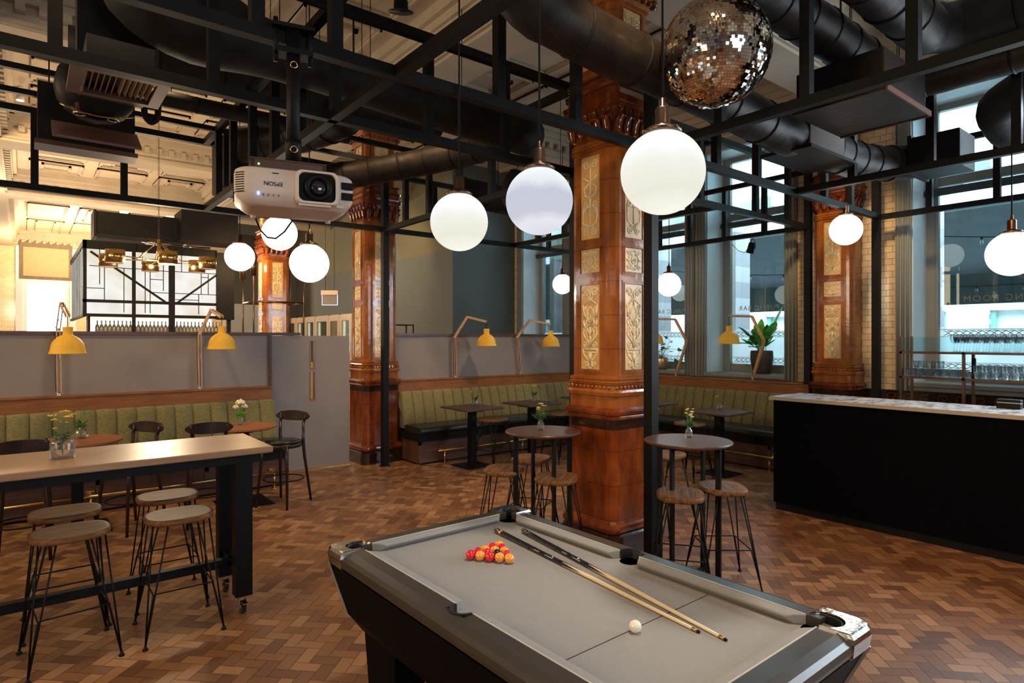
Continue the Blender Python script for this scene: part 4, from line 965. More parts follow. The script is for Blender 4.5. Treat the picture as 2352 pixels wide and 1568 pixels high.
# ================================================================ STOOLS
def make_stool(label,group):
    t=thing('bar_stool',label,'stool',(0,0,0),0,group)
    def sup(a,b,n=36,e=2.7): 
        return [(a*abs(math.cos(q))**(2/e)*(1 if math.cos(q)>=0 else -1),b*abs(math.sin(q))**(2/e)*(1 if math.sin(q)>=0 else -1)) for q in [2*PI*k/n for k in range(n)]]
    rings=[]
    for s,zz in ((.93,.722),(.985,.727),(1,.738),(1,.752),(.985,.760),(.90,.7605),(.6,.756),(.25,.753),(.02,.752)):
        rings.append([(x*s,y*s,zz) for x,y in sup(.205,.175)])
    obj('seat',MB().loft(rings,smooth=True),M_stool,t,label='worn wooden seat')
    top=.135; ft=.225; F=.31
    for sx in (-1,1):
        for sy in (-1,1):
            m=MB(); foot=(sx*ft,sy*ft,.015)
            m.tube([(sx*(top+.03),sy*(top-.05),.724),foot],.0055,6); m.tube([(sx*(top-.05),sy*(top-.0),.724),foot],.0055,6)
            m.lathe([(.0,0),(.016,.0),(.017,.006),(.010,.016),(.006,.03)],10,(sx*ft,sy*ft,0))
            obj('hairpin_leg',m,M_stl,t)
    m=MB()
    for sy in (-1,1):
        q=.175; m.tube([(-ft,sy*ft,.02),(-q,sy*(q-.01),F-.01),(-q+.02,sy*(q-.01),F),(q-.02,sy*(q-.01),F),(q,sy*(q-.01),F-.01),(ft,sy*ft,.02)],.005,6)
    for sx in (-1,1): m.tube([(sx*.175,-.17,F),(sx*.175,.17,F)],.005,6)
    obj('footrest_wire',m,M_stl,t)
    obj('seat_plate',MB().box(-.12,.12,-.12,.12,.714,.723),M_stl,t)
    return t
ST=[((.22,4.60),5,'front left wooden stool under the high table, seat lowest in view','stools at the high table'),
 ((.81,4.60),0,'front right wooden stool at the end of the high table','stools at the high table'),
 ((.22,5.14),0,'rear left wooden stool half hidden by the stool in front','stools at the high table'),
 ((.84,5.20),0,'rear right wooden stool, seat just behind the front right one','stools at the high table'),
 ((3.38,4.38),40,'wooden stool left of the left round bar table','stools at the round bar tables'),
 ((3.52,3.84),35,'wooden stool in front of the left round bar table','stools at the round bar tables'),
 ((3.90,4.62),30,'wooden stool with a pale shiny seat behind the left round bar table','stools at the round bar tables'),
 ((3.88,2.85),38,'wooden stool left of the right round bar table, before the column and post','stools at the round bar tables'),
 ((4.32,2.78),52,'wooden stool with a reddish seat right of the right round bar table','stools at the round bar tables'),
 ((5.38,7.22),10,'wooden stool in front of the square table nearest the second column','stools at the square tables'),
 ((6.62,7.14),0,'wooden stool in front of the second square table, behind the left bar table','stools at the square tables'),
 ((6.55,5.9),0,'wooden stool seen low between the left bar table and the near column','stools at the square tables'),
 ((5.10,3.93),0,'wooden stool behind the right round bar table beside the black post','stools at the round bar tables'),
 ((7.22,5.15),90,'wooden stool at the left side of the square table nearest the counter','stools at the square tables'),
 ((-.45,4.60),0,'wooden stool cut by the left edge, only feet showing','stools at the high table')]
S0=None
for (x,y),a,l,gp in ST:
    if S0 is None: S0=make_stool(l,gp); S0.location=(x,y,0); S0.rotation_euler=(0,0,R(a))
    else: dup(S0,(x,y,0),R(a),l,gp)

# ================================================================ CHAIRS (tall bentwood)
def make_chair(label,group,slat=False):
    t=thing('tall_bentwood_chair',label,'chair',(0,0,0),0,group)   # sitter faces +y, back at -y
    obj('seat_pad',MB().lathe([(.0,.712),(.17,.715),(.20,.722),(.205,.735),(.19,.75),(.12,.758),(0,.76)],28,sy=.95),M_leather,t,label='round dark leather seat pad')
    obj('seat_frame',MB().lathe([(.18,.67),(.205,.67),(.21,.713),(.17,.715)],28,sy=.95),M_chair,t)
    for sx in (-1,1):
        obj('leg',MB().tube([(sx*.15,.14,.70),(sx*.165,.165,.55),(sx*.20,.215,.0)],[.019,.018,.014],10),M_chair,t)
        obj('leg',MB().tube([(sx*.155,-.17,.94),(sx*.155,-.165,.72),(sx*.165,-.175,.55),(sx*.205,-.25,.0)],[.017,.020,.018,.014],10),M_chair,t,label='rear leg running up into the back post')
        obj('back_post',MB().tube([(sx*.155,-.17,.92),(sx*.165,-.195,1.0),(sx*.17,-.205,1.055)],[.017,.015,.012],10),M_chair,t)
    m=MB(); rg=[]
    n=14
    for k in range(n+1):
        u=-1+2*k/n; x=u*.225; y=-.215-.035*(1-u*u)+.03; h=.052*max(.12,math.sqrt(max(0,1-abs(u)**2.6)))+.004; zc=1.005+.008*(1-u*u)-(.012 if slat else 0)
        rg.append([(x,y-.009,zc-h*1.15),(x,y+.009,zc-h*1.15),(x,y+.011,zc+h),(x,y-.009,zc+h)])
    obj('crest_rail',m.loft(rg,smooth=False),M_chair,t,bevel=.003)
    if slat:
        for k in range(4):
            x=-.10+k*.066; obj('back_spindle',MB().bar((x,-.175,.74),(x,-.215,.98),.018,.008,up=(0,1,0)),M_chair,t)
        obj('arm_bow',MB().tube([(.19,-.2,1.0),(.25,-.05,.98),(.27,.12,.95),(.24,.20,.90)],.015,8),M_chair,t)
    obj('foot_ring',MB().tube([(.225*math.cos(a),.215*math.sin(a)-.01,.30) for a in [2*PI*q/28 for q in range(28)]],.0075,8,closed=True),M_stl,t,label='bent metal foot ring')
    m=MB()
    for sx in (-1,1): m.tube([(sx*.17,.155,.60),(sx*.12,.16,.68),(sx*.04,.165,.70)],.006,6)
    obj('corner_brace',m,M_chair,t)
    return t
C0=make_chair('tall dark bentwood chair right of the round table, against the grey door','tall bentwood chairs'); C0.location=(2.36,7.26,0); C0.rotation_euler=(0,0,R(127))
dup(C0,(1.52,7.08,0),R(-8),'tall dark bentwood chair with its back to us, left of the white flowers','tall bentwood chairs')
dup(C0,(.84,7.26,0),R(125),'tall dark bentwood chair between the two round wooden tables','tall bentwood chairs')
C1=make_chair('tall black chair with spindle back at far left behind the high table','tall bentwood chairs',True); C1.location=(.00,6.95,0); C1.rotation_euler=(0,0,R(-5))

# ================================================================ FLOWERS
def vase(label,loc,kind,s=1):
    t=thing('glass_vase',label,'vase',loc)
    if kind=='flask': pr=[(0,0),(.044,0),(.046,.005),(.046,.072),(.040,.080),(.014,.086),(.013,.098),(.018,.104),(.018,.108),(.012,.108),(.011,.084),(.038,.076),(.042,.068),(.042,.008),(0,.006)]
    elif kind=='bulb': pr=[(0,0),(.022,0),(.034,.012),(.036,.03),(.026,.05),(.013,.062),(.011,.075),(.014,.08),(.010,.078),(.009,.06),(.022,.048),(.031,.03),(.03,.014),(0,.006)]
    else: pr=[(0,0),(.024,0),(.026,.004),(.027,.05),(.022,.062),(.013,.07),(.013,.085),(.016,.09),(.011,.088),(.010,.07),(.020,.058),(.023,.05),(.022,.008),(0,.006)]
    obj('vase_body',MB().lathe([(r*s,z*s) for r,z in pr],24 if kind!='flask' else 6 if False else 24,smooth=True),M_water,t)
    return t
def flowers(label,loc,specs,h,seed,leaf=M_leaf2,spread=.05,cat='flowers',nl=14):
    rnd=random.Random(seed); t=thing('flower_bunch',label,cat,loc)
    st=MB()
    for (dx,dy,dz,r,mt,ty) in specs:
        st.tube([(0,0,.01),(dx*.15,dy*.15,h*.5),(dx*.5,dy*.5,h*.5+dz*.5),(dx,dy,h*.5+dz)],.0016,5)
        c=(dx,dy,h*.5+dz); m=MB()
        if ty=='flat':
            for q in range(16):
                a=rnd.uniform(0,2*PI); rr=r*math.sqrt(rnd.random()); m.sphere((c[0]+rr*math.cos(a),c[1]+rr*math.sin(a),c[2]+rnd.uniform(-.001,.004)-rr*.1),r*.24,6,4,.7)
        elif ty=='daisy':
            for q in range(12):
                a=2*PI*q/12; u=Vector((math.cos(a),math.sin(a),.25)); 
                m.sphere((c[0]+u.x*r*.6,c[1]+u.y*r*.6,c[2]+.002),r*.38,6,4,.45)
            m.sphere(c,r*.35,8,5)
        elif ty=='ball':
            for q in range(26):
                v=Vector((rnd.gauss(0,1),rnd.gauss(0,1),abs(rnd.gauss(0,1)))).normalized()*r*.8; m.sphere((c[0]+v.x,c[1]+v.y,c[2]+v.z),r*.34,6,4)
        else:
            for q in range(22):
                u=q/22; m.sphere((c[0]+rnd.uniform(-1,1)*.012*(1-u),c[1]+rnd.uniform(-1,1)*.012*(1-u),c[2]+u*r*3-.02),.004,5,4)
        obj('bloom',m,mt,t)
    obj('stems',st,M_stem,t)
    m=MB()
    for q in range(nl):
        a=rnd.uniform(0,2*PI); l=rnd.uniform(.35,.75)*spread; z=h*rnd.uniform(.42,.62)+rnd.uniform(0,.03)
        d=Vector((math.cos(a),math.sin(a),rnd.uniform(-.1,.8))); sd=Vector((-math.sin(a),math.cos(a),0)); o=Vector((0,0,z))
        m.add([o,o+d*l*.5+sd*l*.14,o+d*l+Vector((0,0,-.004)),o+d*l*.5-sd*l*.16,o+d*l*.5+Vector((0,0,.004))],[(0,1,4),(1,2,4),(2,3,4),(3,0,4)],True)
        
    obj('leaves',m,leaf,t)
    return t
rnd=random.Random(5)
def P3(x,y,z): return (x,y,z)
vase('square-shouldered clear glass vase on the high table',(.19,4.79,1.17),'flask',1.45)
flowers('yellow button flowers with feathery leaves in the vase on the high table',(.19,4.79,1.175),[(-.055,-.02,.17,.022,M_fy,'flat'),(-.045,.01,.14,.018,M_fy,'flat'),(.01,.01,.19,.026,M_fy,'flat'),(.05,.03,.165,.018,M_fy,'flat'),(-.04,-.03,.09,.012,M_fy,'flat'),(-.01,.0,.125,.008,M_fy,'flat'),(.02,-.02,.12,.008,M_fy,'flat')],.20,11,spread=.11,nl=34)
vase('round-bottomed glass vase on the left round wooden table',(.46,7.70,.90),'bulb',1.8)
flowers('orange gerbera and green sprigs in the vase behind the high table',(.46,7.70,.905),[(-.11,-.05,.14,.045,M_fo,'daisy'),(.03,.02,.16,.03,M_leaf,'spray'),(.08,.03,.13,.028,M_leaf,'spray'),(.0,.05,.12,.028,M_leaf,'spray')],.18,12,spread=.15,nl=30)
vase('small straight glass vase on the round table by the door',(2.01,7.72,.90),'jar',1.25)
flowers('creamy white pompom flowers on the round table by the grey door',(2.01,7.72,.905),[(0,0,.17,.05,M_fc,'ball'),(-.05,.0,.12,.035,M_fc,'ball'),(.05,.02,.12,.035,M_fc,'ball')],.16,13,leaf=M_leaf,spread=.14,nl=40)
vase('slim glass bottle vase on the bar table left of the near column',(3.60,4.13,1.11),'jar',1.15)
flowers('yellow yarrow and drooping leaves on the bar table left of the near column',(3.60,4.13,1.115),[(-.04,-.01,.12,.02,M_fy,'flat'),(.0,.0,.15,.022,M_fc,'flat'),(.03,-.01,.13,.022,M_fy,'flat'),(-.015,.02,.10,.014,M_fy,'flat')],.16,14,spread=.13,nl=34)
vase('slim glass bottle vase on the bar table right of the near column',(4.28,3.06,1.11),'jar',1.1)
flowers('small bunch of cream-yellow daisies on the bar table right of the near column',(4.28,3.06,1.115),[(-.055,-.01,.12,.014,M_fy,'daisy'),(-.035,.0,.145,.013,M_fy,'daisy'),(-.01,-.02,.10,.018,M_fc,'daisy'),(.02,-.015,.125,.018,M_fc,'daisy'),(.0,.01,.15,.013,M_fy,'daisy'),(.04,.01,.105,.017,M_fc,'daisy'),(.05,.0,.145,.012,M_fy,'daisy'),(.012,-.02,.085,.018,M_fc,'daisy')],.16,15,spread=.10,nl=34)
vase('bulb glass vase on the square table nearest the second column',(5.48,7.82,.89),'bulb',1.3)
flowers('wispy green sprig with small yellow buds nearest the second column',(5.48,7.82,.895),[(-.10,-.03,.15,.012,M_fy,'spray'),(-.05,.0,.14,.014,M_leaf,'spray'),(.06,.02,.12,.014,M_leaf,'spray')],.14,16,spread=.12,nl=22)
vase('small glass vase on the second square table',(6.63,7.76,.89),'jar',1.2)
flowers('yellow flowers with dark leaves on the second square table',(6.63,7.76,.895),[(-.03,0,.17,.03,M_fy,'flat'),(.03,.01,.17,.03,M_fy,'flat'),(.08,.0,.15,.012,M_leaf2,'spray')],.16,17,spread=.13,nl=32)
vase('bulb glass vase on the square table nearest the counter',(7.95,5.15,.89),'bulb',1.5)
flowers('single yellow tansy sprig leaning left, on the square table nearest the counter',(7.95,5.15,.895),[(-.06,.01,.12,.022,M_fy,'flat'),(-.085,.02,.10,.012,M_fo,'flat')],.15,18,spread=.04,nl=3)

# ================================================================ ARTICULATED LAMPS
def lamp(label,base,elbow,top,end,shade_drop=.12,rs=.165,hs=.29,group='yellow-shaded wooden swing-arm lamps'):
    """all points are world positions"""
    t=thing('swing_arm_lamp',label,'lamp',base,0,group); B=Vector(base); L=lambda p: Vector(p)-B
    e,tp,en=L(elbow),L(top),L(end)
    for nm,a,b in (('lower_arm',Vector((0,0,.03)),e),('upper_arm',e,tp),('fore_arm',tp,en)):
        d=(b-a).normalized(); s=d.cross(Vector((0,0,1))) if abs(d.z)<.9 else Vector((0,1,0)) if nm!='x' else None
        s=Vector((d.y,-d.x,0)) if abs(d.z)<.97 else Vector((1,0,0))
        s.normalize(); m=MB()
        hv=d.cross(s).normalized()
        for q in (-1,1): m.bar(a+s*q*.017,b+s*q*.017,.012,.036,up=hv)
        obj(nm,m,M_lampw,t,bevel=.002)
    m=MB()
    for p in (e,tp): 
        m.sphere(p,.018,10,6)
    m.tube([Vector((-.02,0,.02)),Vector((.02,0,.02))],.015,8); m.tube([Vector((.012,0,.05)),e+Vector((.012,0,-.02))],.003,5)
    obj('joint_pin',m,M_chrome,t)
    obj('clamp_foot',MB().lathe([(.03,0),(.03,.008),(.014,.014),(.012,.04)],14),M_chrome,t)
    sc_=en+Vector((0,0,-shade_drop)); z=-hs
    sh=obj('shade',MB().lathe([(.048,0),(.050,-.008),(.047,-.02),(.046,-.075),(.05,-.09),(.08,-.105),(.115,-.135),(.140,-.17),(.148,-.195),(.150,-.20),(.158,-.25),(.165,-.275),(.172,-.285),(.172,-.292),(.160,-.288),(.144,-.195),(.11,-.14),(.07,-.108),(.042,-.09),(.04,-.01),(.0,-.008)],36,sc_),M_yel,t,label='matte yellow bell shade')
    obj('bulb',MB().sphere(sc_+Vector((0,0,-.16)),.035,12,8),M_lens if False else M_fc,sh)
    obj('hang_cord',MB().tube([en,sc_],.004,6),M_black,t)
    obj('flex_cord',MB().tube([Vector((-.03,-.01,.05)),Vector((-.04,-.015,.3)),e+Vector((-.03,-.01,0)),(e+tp)/2+Vector((-.01,-.02,-.03)),tp+Vector((0,-.01,-.02))],.003,5),M_yel if rs>.2 else M_black,t)
    return t
y=YP-.09
lamp('yellow swing-arm lamp at the far left, its arm pointing at us',(.32,y,1.262),(.31,y,2.03),(.34,y-.05,2.33),(.37,y-.66,2.17))
lamp('yellow swing-arm lamp in the middle of the left banquette',(1.81,y,1.262),(1.80,y,1.98),(1.93,y-.05,2.30),(1.97,y-.44,2.20))
lamp('yellow swing-arm lamp on the partition nearest the second column',(5.78,y,1.262),(5.76,y,1.94),(5.99,y-.06,2.30),(6.14,y-.42,2.21))
lamp('yellow swing-arm lamp on the partition left of the near column',(7.22,y,1.262),(7.13,y,1.94),(7.40,y-.06,2.27),(7.60,y-.42,2.19))
X=XW-.20
lamp('yellow swing-arm lamp in front of the peace lily window',(X,5.36,1.262),(X,5.17,1.89),(X-.03,5.36,2.28),(X-.30,5.60,2.29),.16)
lamp('yellow swing-arm lamp partly behind the black post beside the near column',(X,6.85,1.262),(X,6.62,1.87),(X-.03,6.85,2.27),(X-.30,7.10,2.28),.16)

# ================================================================ WINDOWSILL PLANTS
pt=thing('peace_lily','peace lily with broad bright leaves in a dark ribbed pot on the sill','potted plant',(9.66,5.47,ZS))
m=MB()
obj('pot',MB().lathe([(0,0),(.105,0),(.125,.03),(.165,.14),(.182,.26),(.178,.36),(.17,.385),(.16,.385),(.165,.33),(0,.33)],36),M_pot,pt)
obj('soil',MB().lathe([(0,.34),(.162,.335)],24),M_soil,pt)
def leaf(m,o,az,el,L,wd,droop):
    rings=[]
    for k in range(9):
        u=k/8; r=L*u; z=math.sin(el)*r-droop*u*u*L; h=math.cos(el)*r
        c=Vector(o)+Vector((math.cos(az)*h,math.sin(az)*h,z)); w=0.0035+wd*math.sin(PI*max(0,(u-.38)/.62))**.8*(1 if u>.38 else 0)
        sd=Vector((-math.sin(az),math.cos(az),0)); rings.append((c-sd*w,c+Vector((0,0,-w*.35)),c+sd*w))
    vs=[p for q in rings for p in q]; fs=[]
    for k in range(8): b=k*3; fs+= [(b,b+1,b+4,b+3),(b+1,b+2,b+5,b+4)]
    m.add(vs,fs,True)
rnd=random.Random(21); m=MB(); m2=MB()
for k in range(44):
    leaf(m if k%5<3 else m2,(rnd.uniform(-.05,.05),rnd.uniform(-.05,.05),.34),rnd.uniform(0,2*PI),R(rnd.uniform(40,84)),rnd.uniform(.40,.74),rnd.uniform(.04,.07),rnd.uniform(.15,.5))
leaf(m,(0,0,.34),R(-75),R(70),1.0,.085,.15); leaf(m,(0,0,.34),R(-120),R(60),.85,.08,.25); leaf(m2,(0,0,.34),R(100),R(60),.8,.08,.3)
obj('foliage',m,M_leaf,pt); obj('foliage',m2,M_leaf2,pt)
m=MB(); m.tube([(0,0,.34),(.02,-.04,.8),(.03,-.06,1.05)],.004,6); leaf(m,(.03,-.06,1.02),R(110),R(40),.26,.04,.5)
obj('white_spathe',m,M_out,pt,label='white lily flower')
pt=thing('pothos_plant','small leafy plant in a golden pot on the sill behind the lamp','potted plant',(9.55,7.45,ZS))
obj('pot',MB().lathe([(0,0),(.11,0),(.13,.05),(.135,.2),(.128,.23),(.12,.23),(.12,.19),(0,.19)],30),M_gpot,pt)
m=MB(); rnd=random.Random(8)
for k in range(34):
    a=rnd.uniform(0,2*PI); r=rnd.uniform(.03,.2); z=.22+rnd.uniform(0,.42)*(1-r*1.6)+rnd.uniform(0,.08); c=Vector((r*math.cos(a),r*math.sin(a)*1.2,z)); d=Vector((math.cos(a),math.sin(a),rnd.uniform(-.6,.5))).normalized(); s=Vector((-math.sin(a),math.cos(a),rnd.uniform(-.3,.3))); l=rnd.uniform(.07,.12)
    m.add([c,c+d*l*.35+s*l*.36,c+d*l,c+d*l*.35-s*l*.36,c+d*l*.4+Vector((0,0,-.012))],[(0,1,4),(1,2,4),(2,3,4),(3,0,4)],True)
    m.tube([(0,0,.2),tuple(c*.6+Vector((0,0,.08))),tuple(c)],.0022,4)
for q,(dy,dz) in enumerate(((-.36,.38),(-.28,.18))): 
    c=Vector((0,dy,dz)); m.tube([(0,0,.2),(0,dy*.5,dz+.02),(0,dy,dz)],.003,5); m.add([c,c+Vector((.0,-.03,.04)),c+Vector((0,-.14,-.02)),c+Vector((0,-.03,-.035))],[(0,1,2),(0,2,3)])
obj('foliage',m,M_leaf2,pt)
# ================================================================ POOL TABLE
PT=thing('pool_table','black seven-foot pool table with grey cloth and chrome corner castings','pool table',(1.892,2.062,0),R(.9))
HX,HY=.505,.965      # cushion back line half sizes
ZR=.83; ZBED=.795
def boxh(m,a,b,c,d,z0,z1): return m.box(a,b,c,d,z0,z1)
OX,OY=HX+.125,HY+.125
# bed
rp=.052
obj('slate_cloth_bed',MB().box(-HX,HX,-HY,HY,ZBED-.03,ZBED),M_cloth,PT,label='flat grey cloth bed')
# cushions: six, nose towards the play area, mitred at the pockets
def cush(p0,p1,nrm,c0,c1):
    """p0->p1 along the back line, nrm points to play; c0/c1 setback of nose ends"""
    p0=Vector(p0); p1=Vector(p1); n=Vector(nrm); d=(p1-p0).normalized(); m=MB()
    prof=[(-.001,ZBED),(.030,ZBED+.001),(.052,ZBED+.024),(.050,ZBED+.034),(.030,ZR+.004),(-.001,ZR+.006)]
    rings=[]
    for base,sg,cc in ((p0,1,c0),(p1,-1,c1)):
        rings.append([tuple(base+d*sg*cc*(o/.052)+n*o)[:2]+(z,) for o,z in prof])
    # intermediate rings near the ends give the rounded knuckles
    a,b=rings; 
    def lerp(t): return [tuple(a[i][k]*(1-t)+b[i][k]*t for k in range(3)) for i in range(len(a))]
    m.loft([a,lerp(.03),lerp(.97),b]); return m
pk=.075; mp=.062
C=[((-HX,-HY+pk,0),(-HX,-mp,0),(1,0,0),.055,.03),((-HX,mp,0),(-HX,HY-pk,0),(1,0,0),.03,.055),
   ((HX,-HY+pk,0),(HX,-mp,0),(-1,0,0),.055,.03),((HX,mp,0),(HX,HY-pk,0),(-1,0,0),.03,.055),
   ((-HX+pk,-HY,0),(HX-pk,-HY,0),(0,1,0),.055,.055),((-HX+pk,HY,0),(HX-pk,HY,0),(0,-1,0),.055,.055)]
for q in C: 
    cu=obj('cushion',cush(*q),M_cloth,PT,bevel=.003)
# feather strip highlights
m=MB()
for s in (-1,1):
    for a,b in ((-HY+pk,-mp),(mp,HY-pk)): m.box(s*HX-.0025,s*HX+.0025,a,b,ZR,ZR+.0085)
    m.box(-HX+pk,HX-pk,s*HY-.0025,s*HY+.0025,ZR,ZR+.0085)
obj('feather_strip',m,plain('pale_cloth_strip',(.50,.48,.43),.9),PT,label='pale cloth edge strip')
# top rails with rounded outer edge
for s in (-1,1):
    for a,b in ((-HY+.02,-.06),(.06,HY-.02)):
        rail=obj('top_rail',MB().loft([[(s*x,y,z) for x,z in ((HX+.002,ZBED-.05),(HX+.002,ZR+.006),(HX+.07,ZR+.006),(OX-.02,ZR-.006),(OX-.004,ZR-.022),(OX,ZR-.045),(OX-.006,ZR-.065),(OX-.03,ZR-.075))] for y in (a,b)]),M_pooltop,PT)
    obj('top_rail',MB().loft([[(x,s*y,z) for y,z in ((HY+.002,ZBED-.05),(HY+.002,ZR+.006),(HY+.07,ZR+.006),(OY-.02,ZR-.006),(OY-.004,ZR-.022),(OY,ZR-.045),(OY-.006,ZR-.065),(OY-.03,ZR-.075))] for x in (-HX+.02,HX-.02)]),M_pooltop,PT)
    # middle rail bridge around the pocket
    obj('top_rail',MB().loft([[(s*x,y,z) for x,z in ((HX+.05,ZBED-.05),(HX+.05,ZR+.006),(HX+.07,ZR+.006),(OX-.02,ZR-.006),(OX-.004,ZR-.022),(OX,ZR-.045),(OX-.006,ZR-.065),(OX-.03,ZR-.075))] for y in (-.06,.06)]),M_pooltop,PT,label='rail section outside the middle pocket')
# pockets: dark cups
def ringpoly(c,r,a0,a1,n=14): return [(c[0]+r*math.cos(R(a0+(a1-a0)*k/n)),c[1]+r*math.sin(R(a0+(a1-a0)*k/n))) for k in range(n+1)]
for s in (-1,1):
    a0=90 if s<0 else -90
    c=(s*(HX+.006),0)
    inn=ringpoly(c,.048,a0,a0+180); out=ringpoly(c,.060,a0,a0+180)
    m=MB(); m.loft([[(x,y,z) for x,y in inn]+[(x,y,z) for x,y in reversed(out)] for z in (ZBED-.12,ZR+.012)])
    p=obj('pocket_liner',m,M_hole,PT,label='black rubber middle pocket')
    obj('pocket_hole',MB().lathe([(0,ZBED+.0012),(.050,ZBED+.0012)],24,(c[0]-s*.004,0,0)),M_hole,p)
for sx in (-1,1):
    for sy in (-1,1):
        c=(sx*(HX+.002),sy*(HY+.002)); base=math.degrees(math.atan2(sy,sx))
        inn=ringpoly(c,.052,base-110,base+110)
        m=MB(); m.loft([[(x,y,z) for x,y in inn]+[(x,y,z) for x,y in reversed(ringpoly(c,.060,base-110,base+110))] for z in (ZBED-.12,ZR+.006)])
        p=obj('pocket_liner',m,M_hole,PT,label='black rubber corner pocket'); obj('pocket_hole',MB().lathe([(0,ZBED+.0012),(.066,ZBED+.0012)],24,(c[0]-sx*.018,c[1]-sy*.018,0)),M_hole,p)
        # chrome casting: L shaped cap with rounded outer corner, open at the pocket
        arc=ringpoly(c,.066,base-115,base+115,18)
        ow=.135; o=[]
        cc=(sx*(OX-.05),sy*(OY-.05)); rr_=.058
        # outer boundary from the end of the arc round the outside
        e1=(c[0]-sx*.0,c[1]); 
        armx=(sx*(HX-.065),sy*(HY+.004)); army=(sx*(HX+.004),sy*(HY-.065))
        outer=[ (sx*(HX-.065),sy*(OY+.006)) ]+[(cc[0]+rr_*math.cos(R(t)),cc[1]+rr_*math.sin(R(t))) for t in ([90,75,60,45,30,15,0] if (sx>0 and sy>0) else [90,105,120,135,150,165,180] if (sx<0 and sy>0) else [270,285,300,315,330,345,360] if (sx>0) else [270,255,240,225,210,195,180])]+[(sx*(OX+.006),sy*(HY-.065))]
        # arc direction: from the y-side arm to the x-side arm
        a_first=arc if (Vector(arc[0])-Vector(army)).length<(Vector(arc[-1])-Vector(army)).length else arc[::-1]
        poly=outer+[army]+a_first+[armx]
        top=[(x,y,ZR+.012) for x,y in poly]
        n=len(poly); cen=Vector((c[0],c[1],0))
        def inset(q,z,f):
            r=[]
            for i,(x,y) in enumerate(poly):
                if i<len(outer): v=Vector((x,y,0))-cen; v=v*(1-f); r.append((cen.x+v.x,cen.y+v.y,z))
                else: r.append((x,y,z))
            return r
        m=MB(); m.loft([inset(0,ZR-.085,.16),inset(0,ZR-.07,.05),inset(0,ZR-.02,0),inset(0,ZR-.002,.03),inset(0,ZR+.012,.10),inset(0,ZR+.014,.16)])
        obj('corner_casting',m,M_chrome,PT,label='scuffed chrome corner casting')
obj('baulk_line',MB().box(-HX+.052,HX-.052,-.485,-.482,ZBED+.0002,ZBED+.0012),M_hole,PT)
# cabinet: tapering sides, then pedestal legs
obj('cabinet',MB().loft([[(x*a,y*b,z) for x,y in ((-1,-1),(1,-1),(1,1),(-1,1))] for a,b,z in ((OX-.10,OY-.22,.44),(OX-.065,OY-.13,.50),(OX-.014,OY-.014,ZR-.08))]),M_poolside,PT,label='black tapered cabinet')
for sx in (-1,1):
    for sy in (-1,1): obj('corner_trim',MB().bar((sx*(OX-.012),sy*(OY-.012),ZR-.08),(sx*(OX-.063),sy*(OY-.128),.50),.012,.012),M_edge,PT,label='thin grey metal edge strip')
for sx in (-1,1):
    for sy in (-1,1):
        x=sx*(OX-.20); y=sy*(OY-.38)
        obj('leg',MB().loft([[(x+a,y+b,z) for a,b in ((-.09+w,-.16+w*1.6),(.09-w,-.16+w*1.6),(.09-w,.16-w*1.6),(-.09+w,.16-w*1.6))] for w,z in ((.02,.02),(.0,.45))]),M_poolside,PT)
        obj('levelling_foot',MB().lathe([(.04,0),(.04,.012),(.012,.016),(.012,.03)],14,(x,y,0)),M_chrome,PT)
obj('ball_return_hatch',MB().box(-OX+.055,-OX+.062,-.5,-.36,.36,.44),M_chrome,PT)

# balls (world positions)
def ball(label,x,y,mat,r=.0254,group=None,name='pool_ball'):
    o=obj(name,MB().sphere((0,0,0),r,28,18),mat,None,label,'ball',group); o.location=(x,y,ZBED+r); return o
apex=Vector((2.005,2.60)); c1=Vector((1.782,2.588)); c5=Vector((1.905,2.425))
u=(c5-c1)/4; u=u.normalized()*.0512; 
v=Vector((u.y,-u.x)) if False else None
mid=c1+2*u; dirn=(apex-mid).normalized()*.0512*math.sqrt(3)/2
perp=Vector((-u.y,u.x)).normalized(); perp=perp if perp.dot(apex-mid)>0 else -perp; dirn=perp*.0512*math.sqrt(3)/2
rows=['ROROO','RRKR','OOO','RR','O']
pos_w={0:'front row, the side nearest us',1:'second row',2:'third row',3:'fourth row',4:'far point'}
ordn=['leftmost','second from left','middle','second from right','rightmost']
for r_,s in enumerate(rows):
    for i,ch_ in enumerate(s):
        p=c1+u*(i+r_*.5)+dirn*r_
        col={'R':'red','O':'orange','K':'black'}[ch_]; mat={'R':M_red,'O':M_or,'K':M_blk}[ch_]
        if ch_=='K': lab='the one black ball in the racked triangle'
        elif r_==4: lab='orange ball at the far point of the racked triangle'
        else:
            nm={5:ordn,4:['leftmost','second from left','third from left','rightmost'],3:['left','middle','right'],2:['left','right']}[len(s)][i]
            lab='%s pool ball, %s in the %s of the rack'%(col,nm,pos_w[r_].split(',')[0])
        ball(lab,p.x,p.y,mat,group='racked pool balls')
ball('white cue ball alone near the baulk line',1.835,1.555,M_whitei,.0240,name='cue_ball')
